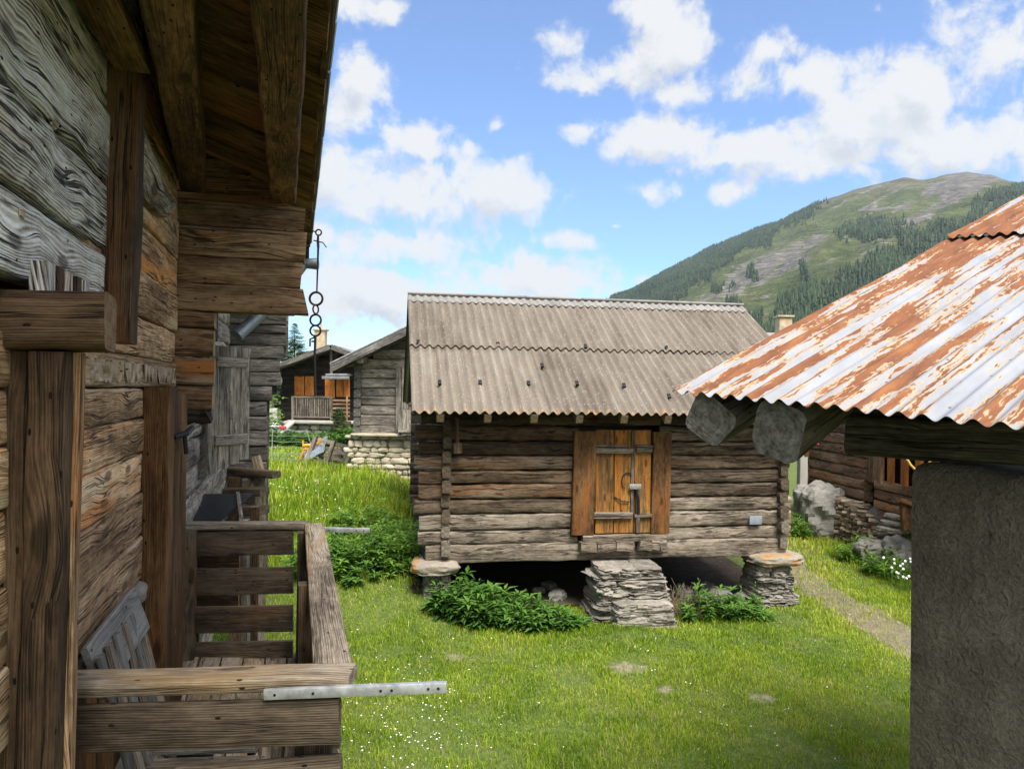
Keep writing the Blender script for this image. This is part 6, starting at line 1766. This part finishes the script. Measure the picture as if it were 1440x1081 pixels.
def mountain():
    na, nr = 520, 190
    az = np.linspace(R(-20), R(62), na); s = np.linspace(0, 1.25, nr)
    A, S = np.meshgrid(az, s)
    Rr = 2300.0 + 250 * np.sin(A * 5 + 1); r0 = 330.0
    r = r0 + (Rr - r0) * S
    el = np.maximum(sky_el(A), 0.004)
    top = Rr * el
    x = r * np.sin(A); y = r * np.cos(A)
    z = np.where(S <= 1, top * np.clip(S, 0, 1) ** 1.22, top * (1 - 1.8 * (S - 1)))
    n1 = fbm2(x, y, 1 / 260.0, 51) - .5; n2 = fbm2(x + 0.6 * z, y, 1 / 90.0, 52) - .5; n3 = fbm2(x, y, 1 / 32.0, 53) - .5
    env = np.clip(S * 3, 0, 1) * np.clip(np.abs(1.0 - S) * 5, 0.12, 1)
    z = z + env * (60 * n1 + 34 * n2 + 16 * n3) * np.clip(top / 300, 0.15, 1) - 14 * (1 - np.clip(S * 4, 0, 1))
    z = z + HC + np.exp(-((S - 1.0) / .04) ** 2) * (fbm2(A * 400, A * 0 + 3, 1 / 5.0, 77) - .5) * np.clip(top / 600, .1, 1) * 9
    verts = np.stack([x.ravel(), y.ravel(), z.ravel()], 1)
    idx = np.arange(na * nr).reshape(nr, na)
    faces = np.stack([idx[:-1, :-1].ravel(), idx[:-1, 1:].ravel(), idx[1:, 1:].ravel(), idx[1:, :-1].ravel()], 1)
    me = bpy.data.meshes.new('mountain'); me.from_pydata(verts.tolist(), [], faces.tolist())
    me.polygons.foreach_set('use_smooth', [True] * len(me.polygons))
    # forest density and rock attributes laid out in image pixel coordinates
    elp = (z - HC) / np.hypot(x, y)
    pxa = 720 + F * np.tan(A); pya = 548 - F * elp / np.cos(A)        # terrain points as image pixel coordinates, used by the masks below
    sky = 548 - F * sky_el(A) / np.cos(A)
    dline = pya - sky
    nz = fbm2(pxa, pya, 1 / 24.0, 61) - .5; nz2 = fbm2(pxa, pya, 1 / 9.0, 62) - .5
    spur = 452 - (pxa - 1030) * 0.50         # upper edge of the spruce forest on the spur
    f1 = 1.6 * np.clip((pya - spur - 2 + 60 * nz + 18 * nz2) / 12, 0, 1) * (pxa > 985)
    gap = np.exp(-((pya - spur - 26) / 10.0) ** 2) * (nz2 > 0.02) ; f1 *= 1 - .8 * gap
    w = np.clip((1120 - pxa) / 260, 0, 1)
    f2 = np.clip((12 + 58 * w - dline + 46 * nz + 18 * nz2) / 14, 0, 1) * np.clip((1165 - pxa) / 60, 0, 1)
    mid = np.clip((nz + .25 * nz2 - .10) * 9, 0, 1) * (dline > 40) * (pya > 300 + 0 * pxa) * (pxa < 1320) * 0.75
    f3 = np.clip(1 - np.hypot((pxa - 1230) / 70, (pya - 318) / 22) + 1.1 * nz, 0, 1) * 1.3
    forest = np.clip(np.maximum(np.maximum(f1, f2), np.maximum(mid, f3)), 0, 1)
    at = me.attributes.new('forest', 'FLOAT', 'POINT'); at.data.foreach_set('value', forest.ravel().astype(np.float32))
    # scree and rock bands, running down to the left across the face
    q1 = fbm2((pxa + 1.6 * pya), (pya - .45 * pxa), 1 / 34.0, 71)
    band = fbm2((pxa * .35 + pya * .55), (pya + .55 * pxa) * 2.2, 1 / 26.0, 72)
    rockv = np.clip((band - .52) * 6, 0, 1) * np.clip((q1 - .30) * 4, 0, 1)
    rockv *= np.clip((pya - sky) / 14, .2, 1)
    topb = np.clip((300 - pya) / 40, 0, 1)
    rockv = np.clip(rockv * (0.55 + .8 * topb) + .30 * topb * np.clip((band - .42) * 5, 0, 1) + .5 * np.exp(-((pya - 400 + .45 * (pxa - 1000)) / 18) ** 2) * np.clip((q1 - .35) * 5, 0, 1), 0, 1) * (pya < spur + 15)
    at = me.attributes.new('rockv', 'FLOAT', 'POINT'); at.data.foreach_set('value', rockv.ravel().astype(np.float32))
    at = me.attributes.new('alt', 'FLOAT', 'POINT'); at.data.foreach_set('value', ((z - HC) / 640.0).ravel().astype(np.float32))
    m, nt, out = new_mat('alpine_slope'); q = N(nt)
    p = q.pos(); fo = q.attr('forest'); rk = q.attr('rockv'); al = q.attr('alt')
    na_ = q.noise(p, 0.010, 6, .62); nb = q.noise(p, 0.05, 4, .65)
    mp = q.n('ShaderNodeMapping'); mp.inputs['Scale'].default_value = (1, 1, 5.0); mp.inputs['Rotation'].default_value = (0, R(12), 0); q.l(p, mp.inputs[0])
    st = q.noise(mp.outputs[0], 0.030, 7, .70, .8)
    low = q.ramp(q.math('ADD', q.math('MULTIPLY', na_, .6), q.math('MULTIPLY', nb, .4)), [(.3, (.036, .054, .018)), (.5, (.082, .102, .032)), (.7, (.150, .160, .062))])
    high = q.ramp(q.math('ADD', q.math('MULTIPLY', na_, .5), q.math('MULTIPLY', nb, .5)), [(.3, (.062, .056, .032)), (.5, (.120, .104, .062)), (.7, (.195, .168, .112))])
    c = q.mix(q.mr(q.math('ADD', al, q.math('MULTIPLY', q.math('SUBTRACT', na_, .5), .35)), .68, .95), low, high)
    rock_c = q.ramp(st, [(.30, (.055, .050, .045)), (.5, (.150, .136, .118)), (.7, (.29, .265, .23))])
    rf = q.mr(q.math('ADD', rk, q.math('MULTIPLY', q.math('SUBTRACT', st, .5), 2.2)), .22, .40)
    c = q.mix(rf, c, rock_c)
    ff = q.mr(q.math('ADD', fo, q.math('MULTIPLY', q.math('SUBTRACT', nb, .5), .8)), .40, .58)
    c = q.mix(ff, c, q.ramp(nb, [(.3, (.014, .026, .012)), (.7, (.040, .060, .026))]))
    q.bsdf(out, c, .95, q.math('ADD', st, nb), 1.0, 14.0)
    me.materials.append(m)
    o = bpy.data.objects.new('mountain', me); col.objects.link(o); o['kind'] = 'structure'
    # spruce forest: one mesh of small ragged cones
    prob = forest * (S < 1.0) * (S > .05)
    ca = (r * (az[1] - az[0])) * ((Rr - r0) * (s[1] - s[0]))
    vis = (pxa > 820) & (pxa < 1480) & (pya > sky - 3) & (pya < 480)
    wgt = (prob ** 1.3 * ca * vis).ravel(); wgt /= wgt.sum()
    nT = 46000
    pick = rng.choice(len(wgt), nT, p=wgt)
    ii, jj = np.unravel_index(pick, (nr, na))
    fi = np.clip(ii + rng.uniform(-.5, .5, nT), 0, nr - 1.001); fj = np.clip(jj + rng.uniform(-.5, .5, nT), 0, na - 1.001)
    def samp(G):
        i0 = fi.astype(int); j0 = fj.astype(int); a = fi - i0; b = fj - j0
        return G[i0, j0]*(1-a)*(1-b) + G[i0+1, j0]*a*(1-b) + G[i0, j0+1]*(1-a)*b + G[i0+1, j0+1]*a*b
    tx, ty, tz = samp(x), samp(y), samp(z)
    H_ = rng.uniform(5, 14, nT); Rd = H_ * rng.uniform(.15, .21, nT)
    ns = 6
    per = 2 * (ns + 1)
    vv = np.zeros((nT, per, 3), np.float32)
    for L_ in range(2):
        zb = H_ * (0.08, .42)[L_]; zt = H_ * (.70, 1.0)[L_]; rr = Rd * (1.0, .66)[L_]
        ph = rng.uniform(0, 6.28, nT)
        for k in range(ns):
            a = ph + 6.2832 * k / ns; rk_ = rr * rng.uniform(.65, 1.25, nT)
            vv[:, L_*(ns+1)+k] = np.stack([tx + rk_ * np.cos(a), ty + rk_ * np.sin(a), tz + zb + rng.uniform(-.06, .06, nT) * H_], 1)
        vv[:, L_*(ns+1)+ns] = np.stack([tx, ty, tz + zt], 1)
    fl = []
    for L_ in range(2):
        o_ = L_ * (ns + 1)
        for k in range(ns): fl.append((o_ + k, o_ + (k + 1) % ns, o_ + ns))
    fl = np.array(fl); F_ = (np.arange(nT)[:, None, None] * per + fl[None]).reshape(-1, 3)
    me = bpy.data.meshes.new('forest')
    me.vertices.add(nT * per); me.vertices.foreach_set('co', vv.ravel())
    me.loops.add(F_.size); me.loops.foreach_set('vertex_index', F_.ravel().astype(np.int32))
    me.polygons.add(len(F_)); me.polygons.foreach_set('loop_start', (np.arange(len(F_)) * 3).astype(np.int32))
    me.update(calc_edges=True)
    at = me.attributes.new('rnd', 'FLOAT', 'FACE'); at.data.foreach_set('value', np.repeat(rng.random(nT), len(fl)).astype(np.float32))
    me.materials.append(foliage('far_spruce', (.008, .018, .009), (.020, .038, .016), (.048, .076, .030), .1, .01))
    o = bpy.data.objects.new('forest', me); col.objects.link(o)
    tag(o, 'dark spruce forest covering the lower slopes of the mountain', 'forest', kind='stuff')
mountain()

# ------------------------------------------------------------------ haze
def haze():
    mb = MB()
    x0, x1, y0, y1, z0, z1 = -1400, 3400, -80, 3600, -40, 900
    mb.v = [(x, y, z) for z in (z0, z1) for (x, y) in ((x0, y0), (x1, y0), (x1, y1), (x0, y1))]
    for f in ((3, 2, 1, 0), (4, 5, 6, 7), (0, 1, 5, 4), (1, 2, 6, 5), (2, 3, 7, 6), (3, 0, 4, 7)): mb.face(f, [(0, 0)] * 4)
    m, nt, out = new_mat('pale_air')
    v = nt.nodes.new('ShaderNodeVolumePrincipled'); v.inputs['Color'].default_value = (.74, .86, 1.0, 1); v.inputs['Density'].default_value = 0.000062; v.inputs['Anisotropy'].default_value = 0.2
    nt.links.new(v.outputs[0], out.inputs['Volume'])
    o = mb.build('haze', m, smooth=0); o['kind'] = 'stuff'
    tag(o, 'thin bluish summer haze between the village and the mountain', 'haze')
haze()

# ------------------------------------------------------------------ sky, clouds, sun
SUN_AZ, SUN_EL = R(158), R(60)          # azimuth clockwise from +Y
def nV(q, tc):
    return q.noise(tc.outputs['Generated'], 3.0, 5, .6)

def world():
    w = bpy.data.worlds.new('World'); sc.world = w; w.use_nodes = True
    nt = w.node_tree; nt.nodes.clear(); q = N(nt)
    out = q.n('ShaderNodeOutputWorld'); bg = q.n('ShaderNodeBackground'); q.l(bg.outputs[0], out.inputs[0])
    bg.inputs['Strength'].default_value = 0.12
    sk = q.n('ShaderNodeTexSky'); sk.sky_type = 'NISHITA'; sk.sun_disc = False
    sk.sun_elevation = SUN_EL; sk.sun_rotation = SUN_AZ; sk.altitude = 1400; sk.air_density = 1.0; sk.dust_density = 0.6; sk.ozone_density = 1.6
    # cloud field in azimuth / elevation
    gt = bpy.data.node_groups.new('cloud_field', 'ShaderNodeTree')
    gt.interface.new_socket('dir', in_out='INPUT', socket_type='NodeSocketVector')
    gt.interface.new_socket('field', in_out='OUTPUT', socket_type='NodeSocketFloat')
    h = N(gt); gi = h.n('NodeGroupInput'); go = h.n('NodeGroupOutput')
    ae = gi.outputs[0]
    nA = h.noise(ae, 7.0, 10, .62, .35); nB = h.noise(ae, 26.0, 6, .62, .3)
    #  (px, py, rx, ry, weight)
    blobs = [(560, 275, 165, 70, 1), (700, 268, 110, 42, 1), (600, 205, 80, 30, .9), (470, 250, 60, 60, 1), (560, 340, 130, 40, 1),
             (480, 165, 55, 38, .9), (510, 110, 40, 40, .9), (520, 12, 70, 24, .8), (560, 420, 200, 40, .9), (760, 395, 190, 38, .95), (505, 395, 120, 30, .9),
             (805, 338, 52, 17, 1), (865, 318, 16, 10, .8), (912, 273, 42, 20, .95), (1020, 268, 34, 22, .7),
             (820, 185, 45, 24, .75), (700, 180, 30, 18, .55), (860, 105, 95, 36, .85), (935, 65, 60, 46, .95), (800, 55, 50, 30, .7), (960, 130, 60, 26, .7), (905, 20, 50, 26, .7),
             (910, 195, 80, 30, 1), (1040, 205, 110, 38, 1), (1160, 225, 120, 42, 1), (1130, 110, 100, 36, .95), (1090, 70, 50, 30, .8), (1210, 180, 90, 50, .9),
             (1290, 130, 130, 60, 1), (1400, 80, 130, 90, 1.0), (1420, 190, 130, 60, 1), (1340, 210, 120, 40, .9), (1236, 14, 20, 12, .6), (1500, 120, 150, 120, 1), (1700, 200, 250, 90, 1), (250, 200, 200, 120, 1), (-100, 300, 250, 90, 1), (100, -150, 200, 80, 1), (900, -350, 260, 120, 1), (1500, -300, 250, 90, .9)]
    cur = None
    for (px, py, rx, ry, wt) in blobs:
        v = P(px, py, 1.0) - CAM; az = math.atan2(v.x, v.y); el = math.atan2(v.z, math.hypot(v.x, v.y))
        ca = math.cos(az)
        sx = F / rx / max(ca, .3) * 1.0; sy = F / ry
        mv = h.n('ShaderNodeVectorMath', operation='MULTIPLY_ADD'); h.l(ae, mv.inputs[0])
        sxx = 1.0 / (rx / F * ca * ca); syy = 1.0 / (ry / F * ca)
        mv.inputs[1].default_value = (sxx, syy, 0); mv.inputs[2].default_value = (-az * sxx, -el * syy, 0)
        ln = h.n('ShaderNodeVectorMath', operation='LENGTH'); h.l(mv.outputs[0], ln.inputs[0])
        d = h.math('SUBTRACT', wt, ln.outputs['Value'])
        cur = d if cur is None else h.math('SMOOTH_MAX', cur, d, .25)
    # elsewhere: scattered fair weather cloud (behind the camera etc.)
    f = h.math('ADD', cur, h.math('MULTIPLY', h.math('SUBTRACT', nA, .5), 4.0))
    f = h.math('ADD', f, h.math('MULTIPLY', h.math('SUBTRACT', nB, .5), 1.9))
    h.l(f, go.inputs[0])
    tc = q.n('ShaderNodeTexCoord'); sp = q.n('ShaderNodeSeparateXYZ'); q.l(tc.outputs['Generated'], sp.inputs[0])
    azn = q.math('ARCTAN2', sp.outputs[0], sp.outputs[1]); eln = q.math('ARCSINE', sp.outputs[2])
    ae = q.vec(azn, eln, 0.0)
    g1 = q.n('ShaderNodeGroup'); g1.node_tree = gt; q.l(ae, g1.inputs[0])
    off = q.n('ShaderNodeVectorMath', operation='ADD'); q.l(ae, off.inputs[0]); off.inputs[1].default_value = (0.012, 0.030, 0)
    g2 = q.n('ShaderNodeGroup'); g2.node_tree = gt; q.l(off.outputs[0], g2.inputs[0])
    alpha = q.mr(g1.outputs[0], -.20, .60, 0, 1, True)
    shade = q.mr(q.math('SUBTRACT', g2.outputs[0], g1.outputs[0]), -.55, .50, 1.0, .0)
    thick = q.mr(g2.outputs[0], .35, 1.5, 0.0, .55)
    lum = q.math('SUBTRACT', q.math('MULTIPLY_ADD', shade, .42, .66), q.math('MULTIPLY', thick, .55), clamp=True)
    cc = q.ramp(lum, [(.15, (1.70, 1.90, 2.25)), (.45, (2.60, 2.70, 2.86)), (.85, (3.30, 3.31, 3.31))])
    # sky colour balance
    tint = q.ramp(q.mr(eln, .05, .75), [(0, (.62, .78, .92)), (.5, (.74, .84, .97)), (1, (.82, .89, .99))])
    sc_ = q.mix(1.0, sk.outputs[0], tint, 'MULTIPLY')
    skyc = q.mix(q.math('MULTIPLY', alpha, .97), sc_, cc)
    # added unseen bright veil behind and above the camera, raises the fill light
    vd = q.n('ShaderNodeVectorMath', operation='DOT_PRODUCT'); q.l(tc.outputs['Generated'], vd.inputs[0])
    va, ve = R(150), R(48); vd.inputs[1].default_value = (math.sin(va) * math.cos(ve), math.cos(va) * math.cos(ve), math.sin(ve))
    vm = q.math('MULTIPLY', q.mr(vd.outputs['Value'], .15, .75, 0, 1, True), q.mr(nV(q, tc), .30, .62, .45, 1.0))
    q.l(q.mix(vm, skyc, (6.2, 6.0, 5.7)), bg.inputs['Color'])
world()

sd = bpy.data.lights.new('sun', 'SUN'); sd.energy = 3.1; sd.angle = R(27); sd.color = (1.0, .955, .88)
so = bpy.data.objects.new('sun', sd); col.objects.link(so)
dvec = V((math.sin(SUN_AZ) * math.cos(SUN_EL), math.cos(SUN_AZ) * math.cos(SUN_EL), math.sin(SUN_EL)))
so.rotation_euler = dvec.to_track_quat('Z', 'Y').to_euler()
so.location = (10, -10, 30)

sc.view_settings.view_transform = 'Standard'
sc.view_settings.look = 'None'
sc.view_settings.exposure = 1.2
sc.view_settings.gamma = 1.0
sc.cycles.max_bounces = 6
sc.cycles.diffuse_bounces = 4

for o in bpy.data.objects:
    if '_b' in o: del o['_b']
